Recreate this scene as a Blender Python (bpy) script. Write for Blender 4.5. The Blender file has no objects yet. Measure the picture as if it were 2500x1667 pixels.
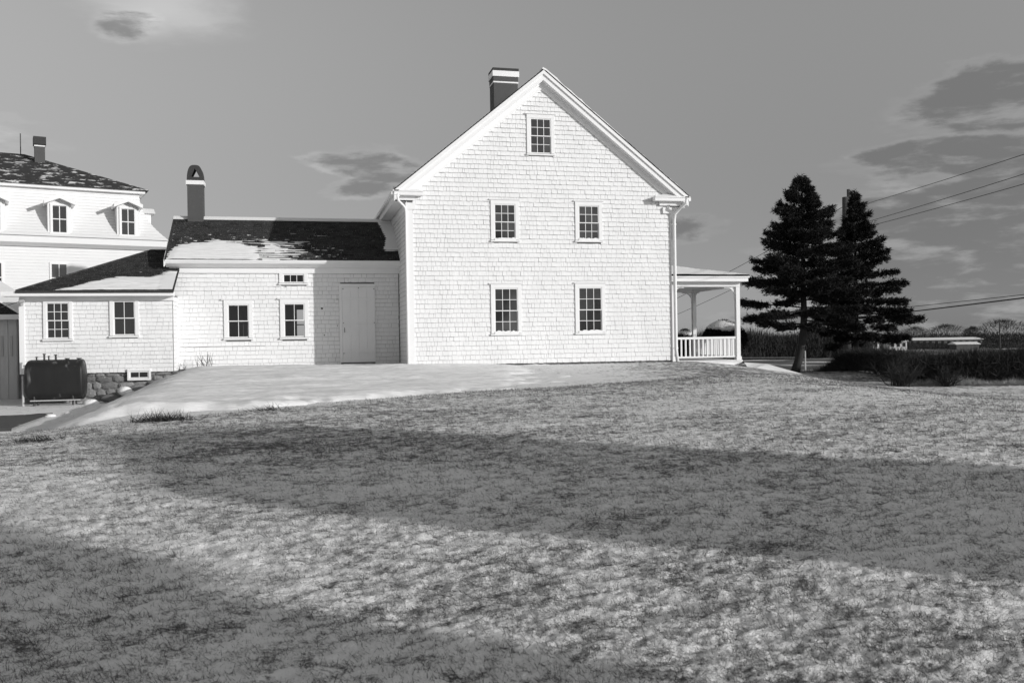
import bpy, math, random
import numpy as np
from mathutils import Vector, Matrix
from math import sin, cos, tan, atan2, radians, pi, sqrt, hypot

random.seed(11)
rng = np.random.default_rng(5)
SC = bpy.context.scene
COL = SC.collection

# ------------------------------------------------------------------ camera
FPX = 2200.0                      # focal length in photo pixels (photo 2500 wide)
PHI = radians(13.4); RHO = radians(0.9)
CAM = np.array([0.0, -30.0, 0.8])
FW = np.array([sin(PHI), cos(PHI), 0.0]); RT = np.array([cos(PHI), -sin(PHI), 0.0]); UPV = np.array([0, 0, 1.0])
cd = bpy.data.cameras.new('camera'); cam = bpy.data.objects.new('camera', cd); COL.objects.link(cam); SC.camera = cam
cd.sensor_width = 36.0; cd.lens = 36.0 * FPX / 2500.0
cd.clip_start = 0.05; cd.clip_end = 9000
cd.dof.use_dof = True; cd.dof.focus_distance = 29.0; cd.dof.aperture_fstop = 4.5
rx = RT * cos(RHO) - UPV * sin(RHO); ry = RT * sin(RHO) + UPV * cos(RHO)
m = Matrix(((rx[0], ry[0], -FW[0], CAM[0]), (rx[1], ry[1], -FW[1], CAM[1]), (rx[2], ry[2], -FW[2], CAM[2]), (0, 0, 0, 1)))
cam.matrix_world = m

# ------------------------------------------------------------------ sun, sky, exposure
SUN = Vector((1.15, -1.0, 0.375)).normalized()       # towards the sun
sl = bpy.data.lights.new('sun', 'SUN'); sl.energy = 3.2; sl.angle = radians(0.5); sl.color = (1, 0.99, 0.98)
so = bpy.data.objects.new('sun', sl); COL.objects.link(so)
so.rotation_euler = SUN.to_track_quat('Z', 'Y').to_euler(); so.location = (20, -40, 30)
SC.view_settings.view_transform = 'Standard'; SC.view_settings.look = 'None'
SC.view_settings.exposure = 0.0; SC.view_settings.gamma = 1.0; SC.view_settings.use_curve_mapping = False
SKY_STRENGTH = 0.15

def ray(px, py):
    x = (px - 1250) / FPX; y = (833.5 - py) / FPX
    xu = x * cos(RHO) + y * sin(RHO); yu = -x * sin(RHO) + y * cos(RHO)
    return FW + xu * RT + yu * UPV

W = bpy.data.worlds.new('World'); SC.world = W; W.use_nodes = True
nt = W.node_tree; nt.nodes.clear()
class NG:
    """tiny helper to write node maths"""
    def __init__(s, nt): s.nt = nt
    def n(s, t, **k):
        a = s.nt.nodes.new(t)
        for q, v in k.items(): setattr(a, q, v)
        return a
    def put(s, sock, v):
        if v is None: return
        if hasattr(v, 'is_output') or isinstance(v, bpy.types.NodeSocket): s.nt.links.new(v, sock)
        else: sock.default_value = v
    def m(s, op, a, b=None, c=None, clamp=False):
        q = s.n('ShaderNodeMath', operation=op); q.use_clamp = clamp
        s.put(q.inputs[0], a); s.put(q.inputs[1], b)
        if c is not None: s.put(q.inputs[2], c)
        return q.outputs[0]
    def ss(s, v, a, b, to0=0.0, to1=1.0):
        q = s.n('ShaderNodeMapRange', interpolation_type='SMOOTHSTEP')
        s.put(q.inputs[0], v); q.inputs[1].default_value = a; q.inputs[2].default_value = b
        q.inputs[3].default_value = to0; q.inputs[4].default_value = to1
        return q.outputs[0]
    def noise(s, vec, scale, detail=4.0, rough=0.55, dist=0.0):
        q = s.n('ShaderNodeTexNoise'); s.put(q.inputs['Vector'], vec)
        q.inputs['Scale'].default_value = scale; q.inputs['Detail'].default_value = detail
        q.inputs['Roughness'].default_value = rough; q.inputs['Distortion'].default_value = dist
        return q.outputs['Fac']
    def mapv(s, vec, scale=(1, 1, 1), rot=(0, 0, 0), loc=(0, 0, 0)):
        q = s.n('ShaderNodeMapping'); s.put(q.inputs[0], vec)
        q.inputs['Scale'].default_value = scale; q.inputs['Rotation'].default_value = rot; q.inputs['Location'].default_value = loc
        return q.outputs[0]
    def mix(s, f, a, b):
        q = s.n('ShaderNodeMix', data_type='FLOAT'); s.put(q.inputs[0], f); s.put(q.inputs[2], a); s.put(q.inputs[3], b)
        return q.outputs[0]
    def comb(s, x, y, z):
        q = s.n('ShaderNodeCombineXYZ'); s.put(q.inputs[0], x); s.put(q.inputs[1], y); s.put(q.inputs[2], z)
        return q.outputs[0]
g = NG(nt)
sky = g.n('ShaderNodeTexSky', sky_type='NISHITA'); sky.sun_disc = False
sky.sun_elevation = math.asin(SUN.z); sky.sun_rotation = atan2(SUN.x, SUN.y)
sky.air_density = 1.0; sky.dust_density = 0.4; sky.ozone_density = 1.0; sky.altitude = 10
sx_ = g.n('ShaderNodeSeparateColor'); nt.links.new(sky.outputs[0], sx_.inputs[0])      # black-and-white film behind a red filter
bwv = g.m('ADD', g.m('MULTIPLY', sx_.outputs[0], .85), g.m('MULTIPLY', sx_.outputs[1], .15))
tc = g.n('ShaderNodeTexCoord'); sep = g.n('ShaderNodeSeparateXYZ'); nt.links.new(tc.outputs['Generated'], sep.inputs[0])
az = g.m('ARCTAN2', sep.outputs[0], sep.outputs[1]); el = g.m('ARCSINE', sep.outputs[2])
azel = g.comb(az, g.m('MULTIPLY', el, 2.3), 0.0)
SKYLOW, SKYHI = 0.45, 1.62
base = g.m('MULTIPLY', bwv, g.ss(el, 0.0, 0.50, SKYLOW, SKYHI))     # hazy dim band towards the horizon
n1 = g.noise(g.mapv(azel, scale=(1, 1.5, 1)), 9.0, 9.0, 0.62, 0.25)
n2 = g.noise(g.mapv(azel, loc=(3, 1, 0)), 16.0, 5.0, 0.62, 0.2)
def dirazel(px, py):
    d = ray(px, py); return atan2(d[0], d[1]), atan2(d[2], hypot(d[0], d[1]))
# cloud banks: centre px/py as seen in the photograph's direction, half sizes in radians
CL = [(2440, 245, .075, .034, 1.25), (2330, 365, .08, .015, 1.15), (2480, 385, .10, .020, .9), (2230, 530, .09, .026, 1.15), (2450, 480, .10, .022, 1.1),
      (2420, 590, .15, .032, 1.35), (2330, 690, .16, .020, 1.1), (2560, 690, .12, .05, 1.0), (2260, 620, .07, .010, 1.1), (2380, 770, .22, .018, 1.15), (820, 400, .045, .012, .7), (930, 410, .055, .022, .75), (890, 462, .05, .014, .7), (1690, 560, .05, .016, .6),
      (315, 60, .040, .022, .42), (1800, 650, .08, .02, .3),
      (3200, 300, .3, .06, .9), (3400, 560, .35, .06, .9), (-900, 250, .25, .05, .8), (-1300, 500, .3, .04, .7)]
acc = None
for (px, py, hx, hy, amt) in CL:
    a0, e0 = dirazel(px, py)
    dx = g.m('DIVIDE', g.m('SUBTRACT', az, a0), hx); dy = g.m('DIVIDE', g.m('SUBTRACT', el, e0), hy)
    r = g.m('SQRT', g.m('ADD', g.m('MULTIPLY', dx, dx), g.m('MULTIPLY', dy, dy)))
    v = g.m('MULTIPLY', g.ss(r, 0.0, 1.7, 1.0, 0.0), amt)
    acc = v if acc is None else g.m('MAXIMUM', acc, v)
dens = g.ss(g.m('ADD', acc, g.m('MULTIPLY', g.m('SUBTRACT', n1, 0.5), 1.7)), 0.20, 0.60)
dens = g.m('MULTIPLY', dens, g.ss(acc, 0.02, 0.30))
n3 = g.noise(g.mapv(azel, scale=(1, 1.8, 1), loc=(3.4, 1.63, 0)), 13.0, 7.0, 0.6, 0.2)
tone = g.ss(g.m('ADD', g.m('SUBTRACT', n3, 0.5), g.m('MULTIPLY', g.m('SUBTRACT', n2, 0.5), 0.35)), -0.02, 0.22, 0.62, 1.14)
rim = g.m('MULTIPLY', g.m('MULTIPLY', dens, g.m('SUBTRACT', 1.0, dens)), .80)
base2 = g.mix(g.m('MULTIPLY', dens, 0.88), base, g.m('MULTIPLY', base, tone))
base2 = g.m('MULTIPLY', base2, g.m('ADD', 1.0, rim))
a1, e1 = dirazel(400, 20)
dx = g.m('DIVIDE', g.m('SUBTRACT', az, a1), .07); dy = g.m('DIVIDE', g.m('SUBTRACT', el, e1), .03)
r1 = g.m('SQRT', g.m('ADD', g.m('MULTIPLY', dx, dx), g.m('MULTIPLY', dy, dy)))
base3 = g.m('MULTIPLY', base2, g.m('ADD', 1.0, g.m('MULTIPLY', g.ss(g.m('ADD', r1, g.m('MULTIPLY', g.m('SUBTRACT', n1, .5), 1.6)), 0.1, 1.4, 1.0, 0.0), 0.46)))
cmb = g.n('ShaderNodeCombineColor'); [nt.links.new(base3, cmb.inputs[i]) for i in range(3)]
bg = g.n('ShaderNodeBackground'); bg.inputs['Strength'].default_value = SKY_STRENGTH
nt.links.new(cmb.outputs[0], bg.inputs[0]); wo = g.n('ShaderNodeOutputWorld'); nt.links.new(bg.outputs[0], wo.inputs[0])

# ------------------------------------------------------------------ materials (all grey: black-and-white photograph)
MATS = {}
def mat(name, v, rough=0.8, var=0.0, vscale=4.0, bump=0.0, bscale=30.0, stretch=(1, 1, 1), spec=0.3, speck=None, objrand=0.0):
    M = bpy.data.materials.new(name); M.use_nodes = True; nt = M.node_tree; nt.nodes.clear(); g = NG(nt)
    b = g.n('ShaderNodeBsdfPrincipled'); b.inputs['Roughness'].default_value = rough; b.inputs['Specular IOR Level'].default_value = spec
    tc = g.n('ShaderNodeNewGeometry'); vec = g.mapv(tc.outputs['Position'], scale=stretch)
    n = g.noise(vec, vscale, 5, 0.6)
    val = g.m('MULTIPLY', g.m('ADD', 1.0, g.m('MULTIPLY', g.m('SUBTRACT', n, 0.5), var * 2)), v)
    if objrand:
        oi = g.n('ShaderNodeObjectInfo'); val = g.m('MULTIPLY', val, g.m('ADD', 1 - objrand, g.m('MULTIPLY', oi.outputs['Random'], 2 * objrand)))
    if speck:      # (value, scale, lo, hi)
        val = g.mix(g.ss(g.noise(vec, speck[1], 3, 0.7), speck[2], speck[3]), val, speck[0])
    c = g.n('ShaderNodeCombineColor'); [nt.links.new(val, c.inputs[i]) for i in range(3)]
    nt.links.new(c.outputs[0], b.inputs['Base Color'])
    if bump:
        bn = g.n('ShaderNodeBump'); bn.inputs['Strength'].default_value = 1.0; bn.inputs['Distance'].default_value = bump
        nt.links.new(g.noise(vec, bscale, 5, 0.65), bn.inputs['Height']); nt.links.new(bn.outputs[0], b.inputs['Normal'])
    o = g.n('ShaderNodeOutputMaterial'); nt.links.new(b.outputs[0], o.inputs[0]); MATS[name] = M
    return M
PAINT = mat('white_paint', .80, .55, .04, 1.7, .0015, 60)
SHING = mat('white_shingle_paint', .79, .7, .10, 1.6, .004, 45, (1, 1, .35), speck=(.40, 30, .67, .78), objrand=.03)
BUTT = mat('shingle_butt_shade', .44, .8, 1.0, 2.2)  # shadow line under each shingle butt, put into the edge colour
UNDER = mat('wall_underlay', .22, .8, .1)
ROOFM = mat('dark_roof_shingle', .036, .95, .5, 5, .006, 60, speck=(.30, 30, .57, .72), spec=.1, objrand=.3)
CHIM = mat('painted_chimney_brick', .085, .85, .15, 3, .006, 40)
CHIMD = mat('sooty_brick', .05, .9, .2, 5, .006, 40)
GLASS = mat('dark_window_glass', .022, .06, .3, 2, spec=.9)
GLASSG = mat('curtained_window_glass', .05, .06, .5, 3, spec=.9)
STONE = mat('field_stone', .20, .9, .45, 7, .02, 18, objrand=.3, speck=(.5, 9, .66, .74))
MORTAR = mat('rough_mortar', .16, .95, .4, 5, .02, 14)
SNOW = mat('snow', .82, .75, .09, 1.1, .016, 7, (1, 3.2, 1), spec=.2, speck=(.50, 5.5, .60, .78))
SNOWR = mat('roof_snow', .80, .75, .05, 3, .004, 30)
TANKM = mat('black_tank_paint', .022, .45, .5, 3, .002, 30, (1, 1, .25), speck=(.16, 2.2, .60, .72))
IRON = mat('dark_iron', .05, .6, .2)
GALV = mat('galvanised_pipe', .45, .4, .1)
BARK = mat('spruce_bark', .038, .95, .4, 12, .02, 30, (1, 1, .3))
NEED = mat('spruce_needles', .024, .9, .4, 3, spec=.1)
TWIG = mat('dark_twigs', .045, .95, .4, 6, spec=.1)
TWIGL = mat('dry_pale_stems', .48, .95, .4, 6, spec=.1)
BRUSH = mat('far_brush', .04, .95, .4, .4, spec=.1)
POLEM = mat('pole_wood', .07, .9, .3, 6, .01, 20, (1, 1, .2))
WIREM = mat('wire_black', .03, .7)
FARW = mat('far_white_paint', .6, .8, .05)
FARD = mat('far_dark_wall', .10, .9, .25, .6)
GREYB = mat('weathered_grey_boards', .58, .9, .15, 4, .004, 30, (1, 1, .2))
ASPH = mat('driveway_asphalt', .09, .95, .3, 1.5, .01, 30, speck=(.6, 1.1, .60, .66))
CLAP = mat('white_siding', .76, .75, .05, 2, .002, 20)
ROOMM = mat('room_interior', .12, .9, .1)
SHRUB = mat('evergreen_shrub', .025, .9, .5, 12, spec=.15)
MROOF = mat('mansard_top_roof', .05, .95, .4, 3, .01, 20, (1, 1, 4.0), speck=(.70, 1.5, .555, .62), spec=.1)
# thin transparent window glass for the wing
TG = bpy.data.materials.new('clear_window_glass'); TG.use_nodes = True; n_ = TG.node_tree; n_.nodes.clear()
t_ = n_.nodes.new('ShaderNodeBsdfTransparent'); t_.inputs[0].default_value = (.82, .82, .82, 1); gl = n_.nodes.new('ShaderNodeBsdfGlossy'); gl.inputs['Roughness'].default_value = .03
mx = n_.nodes.new('ShaderNodeMixShader'); mx.inputs[0].default_value = .07; o_ = n_.nodes.new('ShaderNodeOutputMaterial')
n_.links.new(t_.outputs[0], mx.inputs[1]); n_.links.new(gl.outputs[0], mx.inputs[2]); n_.links.new(mx.outputs[0], o_.inputs[0])

# ------------------------------------------------------------------ object helpers
OFF = {}
def thing(name, label, cat, loc=(0, 0, 0), rot=0.0, group=None, absolute=True):
    """an Empty at the base of a thing; with absolute=True its parts are given in world coordinates"""
    o = bpy.data.objects.new(name, None); COL.objects.link(o); o.location = loc; o.rotation_euler = (0, 0, rot)
    o.empty_display_size = .3
    o['label'] = label; o['category'] = cat
    if group: o['group'] = group
    OFF[o.name] = np.array(loc, float) if absolute else np.zeros(3)
    return o
class MB:
    def __init__(s): s.v = []; s.f = []
    def add(s, vs, fs):
        k = len(s.v); s.v.extend([tuple(map(float, q)) for q in vs]); s.f.extend([tuple(k + i for i in q) for q in fs]); return s
    def box(s, x0, x1, y0, y1, z0, z1):
        return s.add([(x0, y0, z0), (x1, y0, z0), (x1, y1, z0), (x0, y1, z0), (x0, y0, z1), (x1, y0, z1), (x1, y1, z1), (x0, y1, z1)],
                     [(0, 3, 2, 1), (4, 5, 6, 7), (0, 1, 5, 4), (1, 2, 6, 5), (2, 3, 7, 6), (3, 0, 4, 7)])
    def prism(s, poly, y0, y1):
        """polygon in x,z (counter-clockwise seen from -y) extruded along y"""
        n = len(poly)
        return s.add([(x, y0, z) for x, z in poly] + [(x, y1, z) for x, z in poly],
                     [tuple(range(n)), tuple(range(2 * n - 1, n - 1, -1))] + [(i, i + n, (i + 1) % n + n, (i + 1) % n) for i in range(n)])
    def prismx(s, poly, x0, x1):
        """polygon in y,z extruded along x"""
        n = len(poly)
        return s.add([(x0, y, z) for y, z in poly] + [(x1, y, z) for y, z in poly],
                     [tuple(range(n)), tuple(range(2 * n - 1, n - 1, -1))] + [(i, i + n, (i + 1) % n + n, (i + 1) % n) for i in range(n)])
    def tube(s, pts, rad, n=8, cap=True):
        pts = [Vector(p) for p in pts]; rs = rad if hasattr(rad, '__len__') else [rad] * len(pts); k = len(s.v); up = None
        for i, p in enumerate(pts):
            d = (pts[min(i + 1, len(pts) - 1)] - pts[max(i - 1, 0)]).normalized()
            a = d.cross(Vector((0, 0, 1)) if abs(d.z) < .9 else Vector((0, 1, 0))).normalized() if up is None else (up - d * up.dot(d)).normalized()
            up = a; b = d.cross(a)
            for j in range(n):
                t = 2 * pi * j / n; q = p + (a * cos(t) + b * sin(t)) * rs[i]; s.v.append(tuple(q))
        for i in range(len(pts) - 1):
            for j in range(n):
                a0 = k + i * n + j; a1 = k + i * n + (j + 1) % n; s.f.append((a0, a1, a1 + n, a0 + n))
        if cap: s.f.append(tuple(k + j for j in range(n - 1, -1, -1))); s.f.append(tuple(k + (len(pts) - 1) * n + j for j in range(n)))
        return s
    def mesh(s, name, mt, off=(0, 0, 0), smooth=False):
        me = bpy.data.meshes.new(name); o = off
        me.from_pydata([(a - o[0], b - o[1], c - o[2]) for a, b, c in s.v], [], s.f); me.materials.append(mt)
        if smooth: me.polygons.foreach_set('use_smooth', [True] * len(me.polygons))
        me.update(); return me
    def build(s, name, mt, parent=None, smooth=False, kind=None, label=None):
        off = rootoff(parent)
        o = bpy.data.objects.new(name, s.mesh(name, mt, off, smooth)); COL.objects.link(o)
        if parent: o.parent = parent
        if kind: o['kind'] = kind
        if label: o['label'] = label
        return o
def rootoff(p):
    if p is None: return np.zeros(3)
    while p.parent: p = p.parent
    return OFF.get(p.name, np.zeros(3))
def npmesh(name, V, Fq, mt, parent=None, kind=None, smooth=False, attrs=None):
    """fast mesh from numpy arrays (all faces with the same corner count)"""
    V = np.asarray(V, np.float32) - rootoff(parent).astype(np.float32); Fq = np.asarray(Fq, np.int32); k = Fq.shape[1]
    me = bpy.data.meshes.new(name); me.vertices.add(len(V)); me.vertices.foreach_set('co', V.ravel())
    me.loops.add(Fq.size); me.loops.foreach_set('vertex_index', Fq.ravel())
    me.polygons.add(len(Fq)); me.polygons.foreach_set('loop_start', np.arange(0, Fq.size, k, dtype=np.int32))
    try: me.polygons.foreach_set('loop_total', np.full(len(Fq), k, np.int32))
    except Exception: pass
    me.update(calc_edges=True)
    me.polygons.foreach_set('use_smooth', np.full(len(me.polygons), smooth, bool))
    for an, arr in (attrs or {}).items():
        a = me.attributes.new(an, 'FLOAT', 'POINT'); a.data.foreach_set('value', arr.astype(np.float32).ravel())
    me.materials.append(mt); o = bpy.data.objects.new(name, me); COL.objects.link(o)
    if parent: o.parent = parent
    if kind: o['kind'] = kind
    return o
def tag(o, label=None, cat=None, group=None, kind=None):
    for k, v in (('label', label), ('category', cat), ('group', group), ('kind', kind)):
        if v: o[k] = v
    return o
def PY(px, py, Y):
    """where the line of sight of a photo pixel meets the wall plane y = Y -> (x, z)"""
    d = ray(px, py); P = CAM + d * ((Y - CAM[1]) / d[1]); return P[0], P[2]
def PD(px, py, D):
    """the same at a depth of D metres"""
    return CAM + ray(px, py) * D
def PL(px, py, P0, n):
    d = ray(px, py); return CAM + d * (((P0 - CAM) @ n) / (d @ n))

# ---- vectorised value noise
_tab = rng.random((256, 256)).astype(np.float32)
def vn(x, y):
    xi = np.floor(x).astype(int); yi = np.floor(y).astype(int); fx = x - xi; fy = y - yi
    fx = fx * fx * (3 - 2 * fx); fy = fy * fy * (3 - 2 * fy)
    a = _tab[xi & 255, yi & 255]; b = _tab[(xi + 1) & 255, yi & 255]; c = _tab[xi & 255, (yi + 1) & 255]; d = _tab[(xi + 1) & 255, (yi + 1) & 255]
    return (a * (1 - fx) + b * fx) * (1 - fy) + (c * (1 - fx) + d * fx) * fy
def fbm(x, y, o=4, gain=.5):
    s = 0; a = 1; t = 0
    for i in range(o):
        s = s + a * vn(x * 2 ** i + 17.3 * i, y * 2 ** i + 9.1 * i); t += a; a *= gain
    return s / t
def S(t):
    t = np.clip(t, 0, 1); return t * t * (3 - 2 * t)

# ------------------------------------------------------------------ terrain
CX = [-40, -14, -6, -3.3, -.4, 2.5, 8, 14, 40]; CY = [-19, -17.5, -15.9, -15.0, -13.6, -11.6, -9.8, -7.5, -6]   # the lip of the lawn
def crest(x): return np.interp(x, CX, CY)
def H0(x, y):
    x = np.asarray(x, float); y = np.asarray(y, float)
    d = x * FW[0] + (y + 30) * FW[1]; lat = x * RT[0] + (y + 30) * RT[1]
    z = -.8 + .78 * np.clip(d / 29.0, -2, 1)
    z = z - .62 * S((lat - 6.0) / 6) * S((d - 10) / 16)
    drop = S((y - crest(x) + .3) / 3.2) * S((-x - 2.7 - .0 * y) / 3.0)
    z = z - drop * .90
    lip = S((y - crest(x)) / 1.6); z = z - .10 * lip * (1 - S((y + 3) / 2.5)) * S((x + 1) / 4)
    z = z - 1.15 * S((d - 37) / 9) - .006 * np.clip(d - 46, 0, 350)
    return z
def relief(x, y):
    d = np.hypot(x, y + 30); w = 1 - S((d - 30) / 25)
    r = (fbm(x * .5, y * .5, 3) - .5) * .05 + (fbm(x * 2.2 + 5, y * 3.6, 3) - .5) * .022 + (fbm(x * 8 + 3 * y, y * 11 - 2 * x, 4, .6) - .5) * .060 * (1 - .5 * S((d - 8) / 10))
    lawn = 1 - S((y - crest(x) + .2) / .8)
    return r * w * (.35 + .65 * lawn)
def H(x, y): return H0(x, y) + relief(np.asarray(x, float), np.asarray(y, float))
def Hs(x, y): return float(H0(x, y))
def ground_at(px, py):
    z = -.6
    for i in range(60):
        d = ray(px, py); P = CAM + d * ((z - CAM[2]) / d[2]); z = .6 * z + .4 * Hs(P[0], P[1])
    return P

rad = np.concatenate([np.geomspace(.4, 3.2, 14)[:-1], np.geomspace(3.2, 22, 440)[:-1], np.geomspace(22, 60, 150)[:-1], np.geomspace(60, 6000, 70)])
aw = radians(48); angs = np.concatenate([np.linspace(-pi, -aw, 60)[:-1], np.linspace(-aw, aw, 820)[:-1], np.linspace(aw, pi, 60)]) + PHI
RR, AA = np.meshgrid(rad, angs, indexing='ij'); GX = RR * np.sin(AA); GY = -30 + RR * np.cos(AA); GZ = H(GX, GY)
ni, nj = RR.shape; idx = np.arange(ni * nj).reshape(ni, nj)
Fg = np.stack([idx[:-1, :-1], idx[:-1, 1:], idx[1:, 1:], idx[1:, :-1]], -1).reshape(-1, 4)
# snow cover on the ground: wind-blown patches, more beyond the lip
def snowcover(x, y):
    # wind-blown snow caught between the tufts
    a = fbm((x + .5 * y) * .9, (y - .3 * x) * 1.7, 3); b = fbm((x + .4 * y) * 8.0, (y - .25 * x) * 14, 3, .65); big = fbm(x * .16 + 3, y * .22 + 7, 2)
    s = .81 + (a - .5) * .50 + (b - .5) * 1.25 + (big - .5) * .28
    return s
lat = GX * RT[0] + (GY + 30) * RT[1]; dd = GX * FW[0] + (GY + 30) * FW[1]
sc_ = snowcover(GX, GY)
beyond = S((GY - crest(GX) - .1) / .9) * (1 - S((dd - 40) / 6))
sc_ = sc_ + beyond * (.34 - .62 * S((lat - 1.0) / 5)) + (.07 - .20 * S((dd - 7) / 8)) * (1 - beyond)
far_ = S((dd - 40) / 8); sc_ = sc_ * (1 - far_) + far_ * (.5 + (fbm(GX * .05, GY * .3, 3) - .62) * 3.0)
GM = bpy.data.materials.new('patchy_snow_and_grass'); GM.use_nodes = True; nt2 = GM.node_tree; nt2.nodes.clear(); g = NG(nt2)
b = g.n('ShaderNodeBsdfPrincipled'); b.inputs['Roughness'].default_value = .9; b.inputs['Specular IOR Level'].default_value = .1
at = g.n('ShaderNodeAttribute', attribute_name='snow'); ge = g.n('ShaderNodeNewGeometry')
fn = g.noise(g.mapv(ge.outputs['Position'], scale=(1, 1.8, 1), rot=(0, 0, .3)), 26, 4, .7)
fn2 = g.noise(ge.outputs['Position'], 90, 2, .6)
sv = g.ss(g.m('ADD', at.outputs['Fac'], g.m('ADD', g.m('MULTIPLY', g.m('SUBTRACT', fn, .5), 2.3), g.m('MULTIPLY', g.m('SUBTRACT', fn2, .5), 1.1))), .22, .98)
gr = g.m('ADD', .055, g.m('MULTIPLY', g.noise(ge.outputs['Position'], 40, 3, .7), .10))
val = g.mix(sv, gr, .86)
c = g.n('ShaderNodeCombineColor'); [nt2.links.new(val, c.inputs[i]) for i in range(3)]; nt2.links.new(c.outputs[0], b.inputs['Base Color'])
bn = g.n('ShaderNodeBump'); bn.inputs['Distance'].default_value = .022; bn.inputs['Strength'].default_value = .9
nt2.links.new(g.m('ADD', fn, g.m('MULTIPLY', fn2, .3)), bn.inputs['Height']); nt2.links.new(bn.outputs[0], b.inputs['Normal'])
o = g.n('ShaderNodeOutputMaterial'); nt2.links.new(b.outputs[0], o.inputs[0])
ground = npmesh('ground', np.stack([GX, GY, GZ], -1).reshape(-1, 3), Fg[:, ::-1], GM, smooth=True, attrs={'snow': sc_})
ground['kind'] = 'structure'

# snow drift between the lawn and the houses
xs = np.linspace(-9.6, 14, 420); ys = np.linspace(-17.5, 2.75, 300); DX, DY = np.meshgrid(xs, ys, indexing='ij')
def drift_h(x, y):
    t = y - crest(x)
    edge = S((t - .0) / 2.0 + (fbm(x * 1.3, y * 1.3, 3) - .5) * .8)
    cover = edge * S((x + 7.6 - .30 * (y + 8)) / 2.6)
    rightfade = np.clip(1 - S((x - 2.5 - .30 * (y + 10)) / 7.0) + (fbm(x * .8, y * 2.4, 4) - .5) * .9 * S((x - 3.0 - .3 * (y + 10)) / 2.5), 0, 1) * (1 - S((x - 12) / 1.5))
    hump = .06 * np.exp(-((x + 1.8) / 2.4) ** 2 - ((y + .2) / 2.0) ** 2) + .10 * np.exp(-((x - .8) / 3.2) ** 2 - ((y + 4.5) / 3.2) ** 2)
    face = .12 * S((x + 7.2) / 2.6) * (1 - S((x + 3.6) / 3.2)) * S((t - .5) / 3) * (1 - S((y + 1.2) / 1.7))
    near = 1 - S((y + 1.2) / 1.6) * S((-3.6 - x) / .5)
    ripple = (fbm(x * .6, y * 2.4, 3) - .5) * .12
    wall = .09 * S((x + 4.4) / 1)
    h = (.10 + hump + face + ripple) * cover * rightfade
    foundation = S((y + .9) / .9) * .12 * S((x - 4.0) / 1.2) + S((y - 1.5) / .8) * .16 * S((x + 3.3) / .8) * (1 - S((x - 0.2) / .8))
    return np.where(near > .02, h * near, 0) - .05 - .25 * (1 - cover * rightfade * near) - foundation
DZ = H0(DX, DY) + .05 + drift_h(DX, DY) + (fbm(DX * 3 + DY, DY * 9, 4, .6) - .5) * .05
ni, nj = DX.shape; idx = np.arange(ni * nj).reshape(ni, nj)
Fd = np.stack([idx[:-1, :-1], idx[1:, :-1], idx[1:, 1:], idx[:-1, 1:]], -1).reshape(-1, 4)
sd = npmesh('snow_drift', np.stack([DX, DY, DZ], -1).reshape(-1, 3), Fd, SNOW, smooth=True); sd['kind'] = 'structure'
def Hd(x, y): return float(max(H0(x, y), H0(x, y) + .05 + drift_h(np.array(x), np.array(y))))

# driveway below the lip
p = [ground_at(-260, 1075), ground_at(150, 1052), ground_at(260, 1020), ground_at(60, 1016), ground_at(-260, 1030)]
DP = np.array([[q[0], q[1]] for q in p])
nx = 60; U1, V1 = np.meshgrid(np.linspace(-17, -6.6, nx), np.linspace(-9.5, -1.5, nx), indexing='ij')
wob = (fbm(U1 * .8, V1 * .8, 3) - .5) * .09
ZZ = H0(U1, V1) + .012 + np.where((np.abs((V1 + 5.2 - .15 * (U1 + 10))) < 1.9), wob * .6 + .045, -.15 + wob)
idx = np.arange(nx * nx).reshape(nx, nx); Fv = np.stack([idx[:-1, :-1], idx[1:, :-1], idx[1:, 1:], idx[:-1, 1:]], -1).reshape(-1, 4)
dr = npmesh('driveway', np.stack([U1, V1, ZZ], -1).reshape(-1, 3), Fv, ASPH, smooth=True); dr['kind'] = 'structure'

# ------------------------------------------------------------------ shingles
SH_MESH = {}
def shingle_mesh(mt, h, th):
    k = (mt.name, round(h, 4), round(th, 4))
    if k not in SH_MESH:
        lst = []
        for i in range(3):
            b = MB(); t = th * (1 + .15 * (i - 1)); s = .004 * (i - 1)
            e_ = .011; te = t * (1 - .7 * e_ / (h * 1.12))
            b.add([(-.5, -t, s), (.5, -t, -s), (.5, -.001, -s), (-.5, -.001, s), (-.5, -.3 * t, h * 1.12), (.5, -.3 * t, h * 1.12), (.5, .004, h * 1.12), (-.5, .004, h * 1.12), (-.5, -te, s + e_), (.5, -te, e_ - s)],
                  [(0, 3, 2, 1), (0, 1, 9, 8), (4, 5, 6, 7), (8, 9, 5, 4), (1, 2, 6, 5), (2, 3, 7, 6), (3, 0, 4, 7)])
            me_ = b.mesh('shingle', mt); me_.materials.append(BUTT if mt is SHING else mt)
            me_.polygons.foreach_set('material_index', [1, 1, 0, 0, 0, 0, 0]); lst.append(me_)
        SH_MESH[k] = lst
    return SH_MESH[k]
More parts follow.
